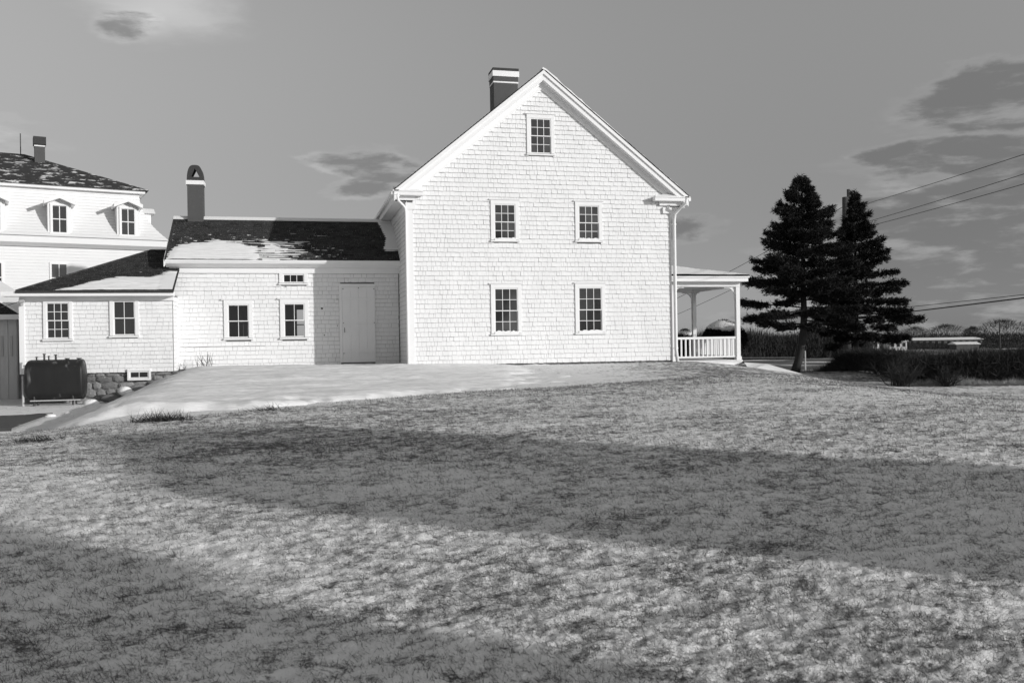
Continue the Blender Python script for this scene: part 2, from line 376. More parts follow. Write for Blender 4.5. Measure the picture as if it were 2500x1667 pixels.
def shingle_field(parent, x0, x1, z0, z1, y, course, inside, mt, wmin=.10, wmax=.20, th=.018, nparts=300, frame=None, name='shingle', blocks=()):
    """courses of shingles on the plane y (facing -y); frame maps local (x,0,z) to another plane"""
    off = rootoff(parent); items = []
    z = z0; r = 0
    while z < z1:
        x = x0 - random.random() * wmin * .9
        while x < x1:
            w = random.uniform(wmin, wmax) if random.random() > .12 else random.uniform(wmin * .7, wmin)
            xe = min(x + w, x1)
            segs = [(max(x, x0), xe)]
            for (ba, bb, bc, bd) in blocks:
                if z + course > bc and z < bd:
                    segs = [q for (p_, q_) in segs for q in ((p_, min(q_, ba)), (max(p_, bb), q_)) if q[1] - q[0] > .012]
            for (p_, q_) in segs:
                if q_ - p_ > .012 and inside(p_, q_, z, z + course):
                    items.append((p_, q_, z + random.uniform(-.006, .006), random.choice((0, 1, 2)), random.uniform(-.003, .003)))
            x += w
        z += course; r += 1
    meshes = shingle_mesh(mt, course, th)
    order = sorted(range(len(items)), key=lambda i: -(items[i][1] - items[i][0]))
    sep = set(order[:nparts]); V = []; F = []
    base = {}
    for j in range(3):
        me = meshes[j]; base[j] = ([tuple(v.co) for v in me.vertices], [tuple(p.vertices) for p in me.polygons])
    for i, (xa, xb, zz, j, yy) in enumerate(items):
        gap = random.choice((.002, .003, .004, .006, .009)); w = xb - xa - gap; cx = (xa + xb) / 2
        if i in sep:
            o = bpy.data.objects.new(name, meshes[j]); COL.objects.link(o); o.parent = parent
            M = Matrix.Translation((cx, y + yy, zz)) @ Matrix.Diagonal((w, 1, 1, 1))
            if frame is not None: M = frame @ M
            o.matrix_local = Matrix.Translation(tuple(-off)) @ M
        else:
            k = len(V)
            for (a, b_, c_) in base[j][0]:
                q = Vector((cx + a * w, y + yy + b_, zz + c_))
                if frame is not None: q = frame @ q
                V.append(tuple(q))
            F += [tuple(k + t for t in f) for f in base[j][1]]
    if V:
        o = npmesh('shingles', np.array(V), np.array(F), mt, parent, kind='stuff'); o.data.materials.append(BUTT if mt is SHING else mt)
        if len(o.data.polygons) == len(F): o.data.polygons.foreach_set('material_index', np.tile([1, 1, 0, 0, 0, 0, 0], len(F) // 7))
    return len(items)

# ------------------------------------------------------------------ windows (facing -y)
def window(parent, xa, xb, z0, z1, y, cols, rt_, rb_, cw=.11, cap=True, sill=True, glass=None, snow=0.0, depth=.055, capw=.06, single=False, curtain=False):
    """xa..xb, z0..z1: the glazed opening; y: outer face of the wall"""
    f = .035; glass = glass or GLASS; c = MB()
    yo = y - .010
    c.box(xa - f - cw, xa - f, yo, y + depth + .03, z0 - f, z1 + f)
    c.box(xb + f, xb + f + cw, yo, y + depth + .03, z0 - f, z1 + f)
    c.box(xa - f - cw, xb + f + cw, yo - .003, y + depth + .03, z1 + f, z1 + f + cw * 1.15)
    wo_ = c.build('window', PAINT, parent)
    if sill:
        MB().prismx([(y + .05, z0 - f - .07), (yo - .045, z0 - f - .07), (yo - .045, z0 - f - .025), (y + .05, z0 - f)], xa - f - cw - .02, xb + f + cw + .02).build('sill', PAINT, wo_)
    else:
        MB().box(xa - f - cw, xb + f + cw, yo, y + depth, z0 - f - cw, z0 - f).build('sill', PAINT, wo_)
    if cap:
        zc = z1 + f + cw * 1.15
        MB().prismx([(y + .01, zc), (yo - .035, zc), (yo - .035, zc + .02), (y + .01, zc + .04)], xa - f - cw - capw, xb + f + cw + capw).build('drip_cap', PAINT, wo_)
    zm = (z0 + z1) / 2 if not single else z0
    def sash(za, zb, yf, rows):
        s_ = MB(); t = f; mt_ = .018
        s_.box(xa - t, xa, yf, yf + .03, za, zb); s_.box(xb, xb + t, yf, yf + .03, za, zb)
        s_.box(xa - t, xb + t, yf - .001, yf + .03, za - t * .8, za + .002); s_.box(xa - t, xb + t, yf - .001, yf + .03, zb - .002, zb + t * .8)
        for i in range(1, cols):
            x = xa + (xb - xa) * i / cols; s_.box(x - mt_ / 2, x + mt_ / 2, yf + .004, yf + .026, za, zb)
        for i in range(1, rows):
            z = za + (zb - za) * i / rows; s_.box(xa, xb, yf + .005, yf + .025, z - mt_ / 2, z + mt_ / 2)
        s_.build('sash', PAINT, wo_)
        for i in range(cols):
            for j in range(rows):
                x_0 = xa + (xb - xa) * i / cols + .009; x_1 = xa + (xb - xa) * (i + 1) / cols - .009
                z_0 = za + (zb - za) * j / rows + .009; z_1 = za + (zb - za) * (j + 1) / rows - .009
                tl = 0.0
                gm = glass if (random.random() > (.45 if curtain else .0)) or glass is TG else GLASSG
                MB().add([(x_0, yf + .014 + tl, z_0), (x_1, yf + .014, z_0), (x_1, yf + .014 + tl, z_1), (x_0, yf + .014, z_1)], [(0, 1, 2, 3)]).build('pane', gm, wo_)
    if single: sash(z0, z1, y + .015, rt_)
    else:
        sash(zm + .012, z1, y + .002, rt_); sash(z0, zm - .012, y + .028, rb_)
    if snow:
        n = 14; P = [(xa - f + (xb - xa + 2 * f) * i / n, 0) for i in range(n + 1)]
        top = [(x, z0 - f + .03 + snow * random.uniform(.35, 1) * (1 if 0 < i < n else .6)) for i, (x, _) in enumerate(P)]
        MB().prism([(P[0][0], z0 - f - .02), (P[-1][0], z0 - f - .02)] + top[::-1], yo - .02, y + .029).build('snow', SNOW, wo_)
    return (xa - f - cw * .5, xb + f + cw * .5, z0 - f - .03, z1 + f + cw * .5)

def box_px(l, r, t, b_, Y):
    """world rectangle of a photo rectangle on wall plane Y"""
    x0, z1 = PY(l, (t + b_) / 2, Y)[0], PY((l + r) / 2, t, Y)[1]; x1, z0 = PY(r, (t + b_) / 2, Y)[0], PY((l + r) / 2, b_, Y)[1]
    return x0, x1, z0, z1
def stones(parent, x0, x1, z0, z1, y, size, name='stone'):
    off = rootoff(parent); vs = []
    for k in range(4):
        V = []; F = []
        n, mrow = 7, 3; rr = [random.uniform(.85, 1.1) for _ in range(n)]
        V.append((0, -.5, 0))
        for a, (rad_, yy) in enumerate(((.34, -.42), (.5, -.18), (.5, .3))):
            for j in range(n):
                t = 2 * pi * j / n; V.append((rad_ * rr[j] * np.sign(cos(t)) * abs(cos(t)) ** .7, yy * random.uniform(.8, 1.15), rad_ * rr[(j + a) % n] * np.sign(sin(t)) * abs(sin(t)) ** .7))
        for j in range(n): F.append((0, 1 + j, 1 + (j + 1) % n))
        for a in range(2):
            for j in range(n): F.append((1 + a * n + j, 1 + (a + 1) * n + j, 1 + (a + 1) * n + (j + 1) % n, 1 + a * n + (j + 1) % n))
        b_ = MB(); b_.add(V, F); vs.append(b_.mesh('stone', STONE))
    z = z0
    while z < z1 - .02:
        hh = min(random.uniform(.75, 1.1) * size, z1 - z); x = x0
        while x < x1:
            w = random.uniform(.8, 1.9) * size
            o = bpy.data.objects.new(name, random.choice(vs)); COL.objects.link(o); o.parent = parent
            o.location = (x + w / 2 - off[0], y + random.uniform(-.01, .02) - off[1], z + hh / 2 + random.uniform(-.02, .02) - off[2])
            o.rotation_euler = (0, random.uniform(-.3, .3), 0); o.scale = (w * 1.02, .13, hh * 1.06)
            x += w
        z += hh * .96

# ------------------------------------------------------------------ main gabled house
house = thing('gabled_house', 'tall white shingled house with a steep gable and five windows in its end wall', 'house', (8.36, 6, 0))
HX0, HX1 = 3.62, 13.02; EZ = 5.87; OV = .24
XE0, XE1 = PY(962, 458, -OV)[0], PY(1681, 470, -OV)[0]
PXk = 8.34; PZk = PY(1325, 170, -OV)[1]; DEP = 12.0
HX0b = HX0
slope = (PZk - EZ) / (PXk - XE0); slopeR = (PZk - EZ) / (XE1 - PXk)
def ztop(x): return PZk - (PXk - x) * slope if x < PXk else PZk - (x - PXk) * slopeR
RT_TH = .38      # roof build-up (rake board height) measured vertically
wall = MB(); zc = lambda x: ztop(x) - RT_TH - .02
poly = [(HX0, .03), (HX1, .03), (HX1, zc(HX1)), (PXk, zc(PXk)), (HX0, zc(HX0))]
wall.prism(poly, .045, DEP); wall.build('wall', UNDER, house)
wins = []
for (l, r, t, b_, sn) in ((1297, 1343, 292, 372.5, 0), (1209.3, 1256, 501, 583, .05), (1415, 1460, 504.5, 584, .05), (1210, 1262.5, 706, 811, .07), (1415.3, 1467.5, 704, 808.5, .06)):
    x0, x1, z0, z1 = box_px(l, r, t, b_, 0)
    wins.append(window(house, x0, x1, z0, z1, 0, 3, 2, 2, cw=.12, snow=sn, curtain=True))
def free(rects, x0, x1, z0, z1):
    for a, b_, c_, d in rects:
        if x1 > a + .02 and x0 < b_ - .02 and z1 > c_ + .03 and z0 < d - .06: return False
    return True
def ins(x0, x1, z0, z1):
    if x0 < HX0 + .18: return False
    if max(z0 + .05 > zc(x0), z0 + .05 > zc(x1)): return False
    return True
shingle_field(house, HX0 + .19, HX1 + .02, .04, zc(PXk), .045, .158, ins, SHING, .09, .19, .030, 300, blocks=wins)
# side courses on the shaded left wall: shingles laid on the plane x = HX0
FRL = Matrix.Translation((HX0, 0, 0)) @ Matrix.Rotation(-pi / 2, 4, 'Z')
shingle_field(house, -DEP + .1, -.02, .04, EZ - .35, 0, .158, lambda a, b_, c_, d: True, SHING, .12, .22, .02, 0, frame=FRL)
# corner boards, frieze, rake boards
MB().box(HX0 - .025, HX0 + .19, -.02, .06, .0, EZ - .62).build('corner_board', PAINT, house)
MB().box(HX0 - .024, HX0 + .0, .06, .22, .0, EZ - .62).build('corner_board', PAINT, house)
MB().box(HX1 + .0, HX1 + .03, -.0, .16, .02, EZ - .55).build('corner_board', PAINT, house)
MB().box(HX0 - .05, HX0 + .28, -.045, .08, EZ - .62, EZ - .40).build('corner_cap', PAINT, house)
MB().box(HX1 - .28, HX1 + .05, -.045, .08, EZ - .60, EZ - .38).build('corner_cap', PAINT, house)
def slab(xa, xb, up0, up1, y0, y1, name, mt, par=house):
    """a strip that follows the roof line between xa and xb, offset up0..up1 below the roof top"""
    return MB().prism([(xa, ztop(xa) - up1), (xb, ztop(xb) - up1), (xb, ztop(xb) - up0), (xa, ztop(xa) - up0)], y0, y1).build(name, mt, par)
e = .0
for (xa, xb) in ((XE0, PXk), (PXk, XE1)):
    slab(xa, xb, .03, .16, -OV - .05, -OV + .03, 'crown_moulding', PAINT)
    slab(xa, xb, .16, .36, -OV, -OV + .04, 'rake_board', PAINT)
    slab(xa, xb, .34, .37, -OV + .04, .05, 'soffit', PAINT)
    wi = 1.0
    fa = max(xa, HX0) if xa < PXk else xa; fb = min(xb, HX1) if xb > PXk else xb
    slab(fa, fb, .37, .62, -.03, .05, 'frieze_board', PAINT)
    slab(fa, fb, .37, .43, -.075, -.03, 'bed_moulding', PAINT)
    slab(xa, xb, .012, .055, -OV - .045, DEP + .3, 'roof', PAINT if False else ROOFM)
    # roof courses seen edge-on: stepped butts
    n = 46; s_ = MB()
    for i in range(n):
        a = xa + (xb - xa) * i / n; b_ = xa + (xb - xa) * (i + 1) / n; t = .018
        hi, lo = (b_, a) if xa < PXk - .1 else (a, b_)
        s_.prism([(a, ztop(a) + .001), (b_, ztop(b_) + .001), (b_, ztop(b_) + (.004 if hi == b_ else t + .004)), (a, ztop(a) + (.004 if hi == a else t + .004))], -OV - .055, DEP + .3)
    s_.build('roof_shingles', ROOFM, house, kind='stuff')
# snow lying along the upper right slope
n = 40; tp = []
for i in range(n + 1):
    x = PXk - .03 + 5.0 * i / n; tp.append((x, ztop(x) + .012 + .075 * max(0, 1 - i / n * 1.6) * random.uniform(.5, 1.3) + random.uniform(0, .025)))
MB().prism([(PXk - .05, ztop(PXk) + .01)] + [(x, ztop(x) + .02) for x, _ in tp] + tp[::-1], -OV - .06, DEP).build('roof_snow', SNOWR, house)
# eaves along the left and right sides
for sgn, xe, xw in ((-1, XE0, HX0), (1, XE1, HX1)):
    a, b_ = min(xe, xw), max(xe, xw)
    MB().box(a, b_, .1, DEP + .2, EZ - .36, EZ - .33).build('eave_soffit', PAINT, house)
    x_ = xe + (.0 if sgn < 0 else -.06)
    MB().box(x_, x_ + .06, -OV + .04, DEP + .2, EZ - .33, EZ - .07).build('eave_fascia', PAINT, house)
    x_ = xe + (-.09 if sgn < 0 else -.0)
    MB().box(x_, x_ + .09, -OV + .0, DEP + .2, EZ - .17, EZ - .055).build('gutter', PAINT, house)
    x_ = xw + (-.05 if sgn < 0 else 0.0)
    MB().box(x_, x_ + .05, .22, DEP, EZ - .62, EZ - .37).build('side_frieze', PAINT, house)
# cornice returns with their little hipped tops
for (xa, xb, sg) in ((XE0 - .02, 4.14, -1), (12.36, XE1 + .02, 1)):
    zt = EZ - .02; zb = zt - .16
    MB().box(xa, xb, -OV - .02, -.0, zb, zt - .04).build('cornice_return', PAINT, house)
    q = MB()
    q.box(xa - .03 * (sg < 0), xb + .03 * (sg > 0), -OV - .05, 0, zt - .04, zt)
    xi, xo = (xb, xa) if sg < 0 else (xa, xb); k = -sg
    q.add([(xa, -OV - .04, zt), (xb, -OV - .04, zt), (xb, .0, zt), (xa, .0, zt), (xi - k * .5, 0, zt + .14), (xo, 0, zt + .14)],
          [(0, 1, 4, 5) if sg < 0 else (0, 1, 5, 4), (1, 2, 4) if sg < 0 else (0, 4, 3), (0, 5, 3) if sg < 0 else (1, 2, 5), (2, 3, 5, 4)])
    q.build('return_roof', PAINT, house)
    pass
    mo = MB(); x_a, x_b = (xa + .12, xb - .25) if sg < 0 else (xa + .25, xb - .12)
    mo.prismx([(-.02, zb - .14), (-.06, zb - .14), (-OV + .18, zb), (-.02, zb)], x_a, x_b).build('bed_moulding', PAINT, house)
# foundation
MB().box(HX0 + .05, HX1 - .02, .10, .5, -.8, .04).build('foundation', MORTAR, house)
stones(house, 4.6, HX1 - .05, -.27, .02, .12, .17)
# downspouts
x, z = PY(971, 476, -.45); xl = HX0 - .045
MB().tube([(x - .02, -.42, EZ - .2), (x, -.42, z + .02), (x + .01, -.4, z - .16), (xl - .1, -.2, z - .30), (xl - .02, -.05, z - .36), (xl, -.03, z - .5), (xl, -.03, .03)], .038, 10).build('downspout', PAINT, house, True)
xr = HX1 + .13
MB().tube([(13.45, -.5, EZ - .15), (13.42, -.5, EZ - .30), (13.3, -.3, EZ - .42), (xr + .02, -.10, EZ - .62), (xr, -.06, EZ - .85), (xr, -.06, .42), (xr + .03, -.1, .0)], [.05, .05, .05, .055, .06, .06, .06], 12).build('downspout', PAINT, house, True)
for zz in (EZ - 1.0, 2.9, .45): MB().box(xr - .08, xr + .08, -.075, -.0, zz, zz + .04).build('pipe_strap', PAINT, house)
# chimney standing on the far part of the left slope
CY0 = 4.3; lx, _ = PY(1206, 230, CY0); rx_, _ = PY(1264, 200, CY0); _, ctz = PY(1235, 169, CY0)
ch = MB().box(lx, rx_, CY0, CY0 + .75, 7.2, ctz).build('chimney', CHIM, house)
hpx = lambda p: PY(1235, p, CY0)[1]
MB().box(lx - .05, rx_ + .05, CY0 - .05, CY0 + .8, hpx(188), hpx(174.5)).build('white_band', PAINT, ch)
MB().box(lx - .02, rx_ + .02, CY0 - .02, CY0 + .77, hpx(203.5), hpx(200)).build('white_band', PAINT, ch)
MB().box(lx - .04, rx_ + .04, CY0 - .04, CY0 + .79, hpx(174.5), hpx(167.5)).build('chimney_top', CHIMD, ch)
MB().box(lx - .015, rx_ + .015, CY0 - .015, CY0 + .765, hpx(200), hpx(188)).build('chimney_collar', CHIM, ch)

# ------------------------------------------------------------------ kitchen wing
WY = 2.5; WX0, WX1 = -4.17, HX0
wing = thing('kitchen_wing', 'low white shingled wing with a hooded chimney, partly in the gabled house shadow', 'house wing', (-.3, 4.7, 0))
ez = PY(600, 636, WY - .32)[1]; RY = 4.75; rz = PY(600, 534, RY)[1]
wz0 = .03
holes = []
WW = []
for (l, r, t, b_, kw) in ((559, 605, 745.5, 822, dict(cols=2, rt_=1, rb_=1)), (696, 741.5, 743, 820.5, dict(cols=2, rt_=1, rb_=1)), (693.5, 740, 671.5, 688, dict(cols=3, rt_=1, rb_=1, single=True, cap=False))):
    x0, x1, z0, z1 = box_px(l, r, t, b_, WY); holes.append((x0 - .03, x1 + .03, z0 - .03, z1 + .03)); WW.append((x0, x1, z0, z1, kw))
def wall_holes(x0, x1, z0, z1, y0, y1, hs):
    X = sorted({x0, x1} | {h[0] for h in hs} | {h[1] for h in hs}); Z = sorted({z0, z1} | {h[2] for h in hs} | {h[3] for h in hs}); b_ = MB()
    for i in range(len(X) - 1):
        for j in range(len(Z) - 1):
            cx, cz = (X[i] + X[i + 1]) / 2, (Z[j] + Z[j + 1]) / 2
            if any(h[0] < cx < h[1] and h[2] < cz < h[3] for h in hs): continue
            b_.box(X[i], X[i + 1], y0, y1, Z[j], Z[j + 1])
    return b_
wall_holes(WX0, WX1, wz0, ez - .1, WY + .045, WY + .16, holes).build('wall', UNDER, wing)
backh = [(-1.75, -.95, 1.0, 2.3), (-3.3, -2.6, 1.0, 2.3), (.0, .75, 1.0, 2.2)]
wall_holes(WX0, WX1, wz0, ez - .1, 6.9, 7.0, backh).build('back_wall', UNDER, wing)
MB().box(WX0 + .1, WX1, WY + .2, 6.9, -.1, .0).build('floor', ROOMM, wing)
MB().box(WX0 + .1, WX1, WY + .2, 6.9, 2.62, 2.7).build('ceiling', ROOMM, wing)
MB().box(-2.35, -1.9, WY + 1.2, 6.85, 0, 2.62).build('partition', ROOMM, wing)
for (x0, x1, z0, z1) in backh: MB().box((x0 + x1) / 2 - .02, (x0 + x1) / 2 + .02, 6.92, 6.96, z0, z1).box(x0, x1, 6.915, 6.955, (z0 + z1) / 2 - .02, (z0 + z1) / 2 + .02).build('back_window_bars', PAINT, wing)
rects = []
for x0, x1, z0, z1, kw in WW:
    kw.setdefault('cap', True); rects.append(window(wing, x0, x1, z0, z1, WY, cw=.13, glass=TG, sill=True, capw=.09, **kw))
# shutter door
dx0, dx1, dz0, dz1 = box_px(836, 916, 700, 884, WY)
door = MB().box(dx0, dx1, WY - .035, WY + .05, dz0, dz1).build('boarded_door', PAINT, wing)
bz = lambda p: PY(876, p, WY)[1]
for pz in (732, 790, 860): MB().box(dx0 - .003, dx1 + .003, WY - .075, WY - .0475, bz(pz) - .006, bz(pz) + (.07 if pz != 790 else .04)).build('batten', PAINT, door)
MB().box(dx0 - .10, dx0 - .004, WY - .03, WY + .05, dz0, dz1 + .1).box(dx0 - .004, dx1 + .02, WY - .03, WY + .05, dz1 + .004, dz1 + .10).build('door_frame', PAINT, door)
for k in range(4):
    xa_ = dx0 + (dx1 - dx0) * k / 4 + .006; xb_ = dx0 + (dx1 - dx0) * (k + 1) / 4 - .006
    MB().box(xa_, xb_, WY - .047, WY - .0352, dz0 + .01, dz1 - .01).build('door_board', PAINT, door)
MB().tube([(dx0 + .07, WY - .05, bz(800)), (dx0 + .07, WY - .10, bz(800)), (dx0 + .07, WY - .10, bz(811)), (dx0 + .07, WY - .05, bz(811))], .010, 6).build('door_handle', IRON, door)
nb = MB()
for (a, b_) in ((.03, .97), (.97, .97), (.03, .52), (.97, .52), (.03, .12), (.5, .985)):
    X_ = dx0 + (dx1 - dx0) * a; Z_ = dz0 + (dz1 - dz0) * b_; nb.box(X_ - .014, X_ + .014, WY - .085, WY - .034, Z_ - .012, Z_ + .012)
nb.build('bolts', IRON, door)
rects.append((dx0 - .05, dx1 - .01, dz0 - .05, dz1 + .05))
zf0, zf1 = PY(600, 667, WY)[1], PY(600, 655, WY)[1]
shingle_field(wing, WX0 + .02, WX1 - .05, wz0, zf0, WY + .045, .148, lambda a, b_, c_, d: True, SHING, .13, .28, .024, 300, blocks=rects)
MB().box(WX0 - .02, WX1, WY - .02, WY + .05, zf0, zf1 + .02).build('frieze_board', PAINT, wing)
MB().prismx([(WY + .05, zf1 + .02), (WY - .1, zf1 + .02), (WY - .34, ez - .10), (WY - .36, ez), (WY + .05, ez)], WX0 - .12, WX1).build('cornice', PAINT, wing)
MB().box(WX0 - .12, WX1, WY - .375, WY - .36, ez - .05, ez + .01).build('fascia', PAINT, wing)
MB().box(-3.85, -1.05, WY - .02, WY + .02, PY(550, 844, WY)[1] - .012, PY(550, 844, WY)[1]).build('ledge_strip', PAINT, wing)
# spots where knots or fixings show on the shaded wall
for (px, py, r_) in ((786, 753, .035), (792, 818, .022), (824, 795, .015), (823, 731, .015), (698, 700, .015)):
    x, z = PY(px, py, WY); MB().tube([(x, WY - .02, z), (x, WY + .03, z)], r_, 7).build('wall_fixing', IRON, wing)
ye = WY - .36; tl = (rz - ez) / (RY - ye); ang = math.atan(tl); L = hypot(rz - ez, RY - ye)
gx0 = WX0 - .14
MB().prismx([(ye, ez + .002), (ye, ez - .03), (RY, rz - .05), (RY, rz)], gx0, WX1).build('roof', ROOFM, wing)
MB().prismx([(RY, rz), (RY, rz - .05), (2 * RY - ye, ez - .03), (2 * RY - ye, ez)], gx0, WX1).build('roof', ROOFM, wing)
for xx in (WX0,): MB().prismx([(WY + .045, wz0), (7.0, wz0), (7.0, ez - .1), (RY, rz - .1), (WY + .045, ez - .1)], xx, xx + .1).build('end_wall', CLAP, wing)
MB().prismx([(ye, ez - .22), (ye, ez), (RY, rz), (RY, rz - .22)], gx0 - .02, gx0 + .02).build('rake_board', PAINT, wing)
FRR = Matrix.Translation((0, ye, ez)) @ Matrix.Rotation(-(pi / 2 - ang), 4, 'X')
RC = .155
shingle_field(wing, gx0, WX1 + .0, 0, L - .05, 0, RC, lambda a, b_, c_, d: True, ROOFM, .20, .34, .020, 300, frame=FRR, name='roof_shingle')
# snow caught on the roof courses: a sheet whose depth decides how much of each butt stays clear
def roof_snow(parent, x0, x1, L, frame, depthf, nx=420, ns=150, name='roof_snow'):
    X, T = np.meshgrid(np.linspace(x0, x1, nx), np.linspace(0, L, ns), indexing='ij'); D = depthf(X, T)
    V = np.stack([X, -D, T], -1).reshape(-1, 3); M = np.array(frame)
    V = V @ M[:3, :3].T + M[:3, 3]
    idx = np.arange(nx * ns).reshape(nx, ns); F = np.stack([idx[:-1, :-1], idx[1:, :-1], idx[1:, 1:], idx[:-1, 1:]], -1).reshape(-1, 4)
    keep = (D.ravel()[F].max(1) > -.006); F = F[keep]; used = np.unique(F); rem = np.zeros(len(V), int); rem[used] = np.arange(len(used))
    return npmesh(name, V[used], rem[F], SNOWR, parent, kind='stuff', smooth=True)
def wing_snow(X, T):
    s = T / L
    blob = S((.56 - s - .10 * np.abs(X + 2.7) + .0) / .22) * S((X + 4.5 - s * .55) / .5) * (1 - S((X + 1.7) / .9))
    streak = np.exp(-((X + .7) / 1.5) ** 2) * S((.60 - s) / .2) * .62
    patch = (fbm(X * 1.1 + 4, s * 3 + 2, 3) - .35) * .62 * (1 - S((s - .75) / .2)) * S((X + 3.6) / .8) * (1 - .75 * S((X - .6) / 1.2))
    edge = S((X - 3.14 + .55 * np.abs(s - .55)) / .22) * S((s - .18) / .1) * .95
    rag = (fbm(X * 3.5, T * 7, 3) - .5) * .35
    amt = np.maximum(np.maximum(blob * 1.15 + rag * .5, streak + rag * .35), np.maximum(patch + rag * .35, edge + rag * .3))
    amt = amt + (fbm(X * 1.6, T * 22, 3, .7) - .5) * .75 * S(amt / .3)
    crack = S((fbm(X * 7, T * 12, 3, .7) - .52) / .1) * .46 * S((fbm(X * .9 + 7, T * 1.2, 2) - .40) / .15) * S((.8 - s) / .2)
    return -.012 + .046 * np.clip(np.maximum(amt, crack), 0, 1.3)
roof_snow(wing, gx0 + .06, WX1, L - .03, FRR, wing_snow)
# white ridge boards
a0 = PY(457.5, 500, RY - .28)[0]; a1 = PY(496, 500, RY - .28)[0]
MB().prismx([(RY - .14, rz - .075), (RY, rz + .025), (RY, rz + .06), (RY - .15, rz - .04)], gx0, a0).build('ridge_board', PAINT, wing)
MB().prismx([(RY - .14, rz - .075), (RY, rz + .025), (RY, rz + .06), (RY - .15, rz - .04)], a1, WX1 - .1).build('ridge_board', PAINT, wing)
# hooded chimney
CYw = RY - .28; a0 = PY(457.5, 500, CYw)[0]; a1 = PY(496, 500, CYw)[0]; hz = lambda p: PY(477, p, CYw)[1]
cw2 = MB().box(a0, a1, CYw, CYw + .56, rz - .45, hz(451)).build('chimney', CHIM, wing)
MB().box(a0 - .04, a1 + .04, CYw - .04, CYw + .6, hz(451), hz(441)).build('white_band', PAINT, cw2)
z0h, z1h = hz(441), hz(403); cx = (a0 + a1) / 2; hw = (a1 - a0) / 2 + .01
out = []; NN = 12
for i in range(NN + 1):
    t = i / NN; zz = z0h + (z1h - z0h) * sin(t * pi / 2) ** .95; xx = hw * max(0, cos(t * pi / 2)) ** .62; out.append((xx, zz))
tri_b, tri_t, tri_w = z0h + .13, z0h + .44, .155
hood = MB()
def hood_side(y):
    o_ = [(cx + x, z) for x, z in out] + [(cx - x, z) for x, z in out[::-1][1:]]
    return o_
O = hood_side(0); T3 = [(cx + tri_w, tri_b), (cx, tri_t), (cx - tri_w, tri_b)]
# ring of quads between outline and the triangular opening, extruded through
def tri_pt(k, n):
    s_ = k / (n - 1) * 2
    if s_ <= 1: return (T3[0][0] + (T3[1][0] - T3[0][0]) * s_, T3[0][1] + (T3[1][1] - T3[0][1]) * s_)
    s_ -= 1; return (T3[1][0] + (T3[2][0] - T3[1][0]) * s_, T3[1][1] + (T3[2][1] - T3[1][1]) * s_)
n = len(O); I = [tri_pt(k, n) for k in range(n)]; ya, yb = CYw - .0, CYw + .56
V = [(x, ya, z) for x, z in O] + [(x, ya, z) for x, z in I] + [(x, yb, z) for x, z in O] + [(x, yb, z) for x, z in I]; F = []
for k in range(n - 1):
    F += [(k, k + 1, n + k + 1, n + k), (2 * n + k + 1, 2 * n + k, 3 * n + k, 3 * n + k + 1), (k + 1, k, 2 * n + k, 2 * n + k + 1), (n + k, n + k + 1, 3 * n + k + 1, 3 * n + k)]
F += [(0, n, 2 * n - 1, n - 1), (2 * n, 3 * n - 1, 4 * n - 1, 3 * n), (n, 3 * n, 4 * n - 1, 2 * n - 1), (0, n - 1, 3 * n - 1, 2 * n)]
hood.add(V, F); hood.build('chimney_hood', CHIMD, cw2)
MB().box(WX0 + .05, WX1, WY + .1, WY + .5, -.8, .04).build('foundation', MORTAR, wing)
stones(wing, WX0 + .1, 1.9, -.26, .02, WY + .10, .16)

# ------------------------------------------------------------------ hip-roofed annex
AY = 1.3; AX0, AX1 = -8.52, -3.95
annex = thing('hip_roofed_annex', 'small white annex with a low dark hip roof on a stone foundation', 'annex', (-6.2, 3.6, -.8))
ae = PY(230, 710, AY - .42)[1]
MB().box(AX0, AX1, AY + .045, 6.2, .0, ae - .1).build('wall', UNDER, annex)
arect = []
x0, x1, z0, z1 = box_px(116, 166, 741, 824, AY); arect.append(window(annex, x0, x1, z0, z1, AY, 3, 2, 2, cw=.09, capw=.02))
x0, x1, z0, z1 = box_px(279.5, 327, 737, 816, AY); arect.append(window(annex, x0, x1, z0, z1, AY, 2, 1, 1, cw=.11, capw=.02))
abot = lambda x: .30 if x < -8.0 else .0
shingle_field(annex, AX0 + .12, AX1 - .02, .0, ae - .22, AY + .045, .135, lambda a, b_, c_, d: True, SHING, .13, .24, .020, 300, blocks=arect)
FRS = Matrix.Translation((AX1, 0, 0)) @ Matrix.Rotation(pi / 2, 4, 'Z')
shingle_field(annex, AY + .05, WY + .06, 0, ae - .2, 0, .135, lambda a, b_, c_, d: True, SHING, .13, .24, .018, 0, frame=FRS)
MB().box(AX0 - .02, AX0 + .13, AY - .015, AY + .05, .0, ae - .2).build('corner_board', PAINT, annex)
MB().box(AX0 + .0, AX1 + .02, AY - .02, AY + .06, ae - .30, ae - .14).build('frieze_board', PAINT, annex)
MB().box(AX0 - .42, AX1 + .06, AY - .42, AY + .05, ae - .16, ae - .02).build('cornice', PAINT, annex)
ay = AY - .44; ark = 3.9; az_ = PY(390, 612.5, ark)[1]; rx0 = PY(369, 613, ark)[0]
ax0 = PY(37, 714, ay)[0]; ax1 = AX1 + .08
rf = MB(); ab = 6.9
V = [(ax0, ay, ae), (ax1, ay, ae), (ax1, WY + .04, ae + (az_ - ae) * (WY + .04 - ay) / (ark - ay)), (WX0 - .01, WY + .04, ae + (az_ - ae) * (WY + .04 - ay) / (ark - ay)), (WX0 - .01, ark, az_), (rx0, ark, az_), (ax0, ab, ae), (WX0 - .01, ab, ae)]
V2 = [(a, b_, c_ - .07) for a, b_, c_ in V]
rf.add(V + V2, [(0, 1, 2, 3, 4, 5), (0, 5, 6), (5, 4, 7, 6), (8, 9, 1, 0)[::1], (9, 10, 2, 1), (8, 0, 6, 14), (13, 12, 11, 10, 9, 8), (14, 13, 8), (15, 12, 13, 14)])
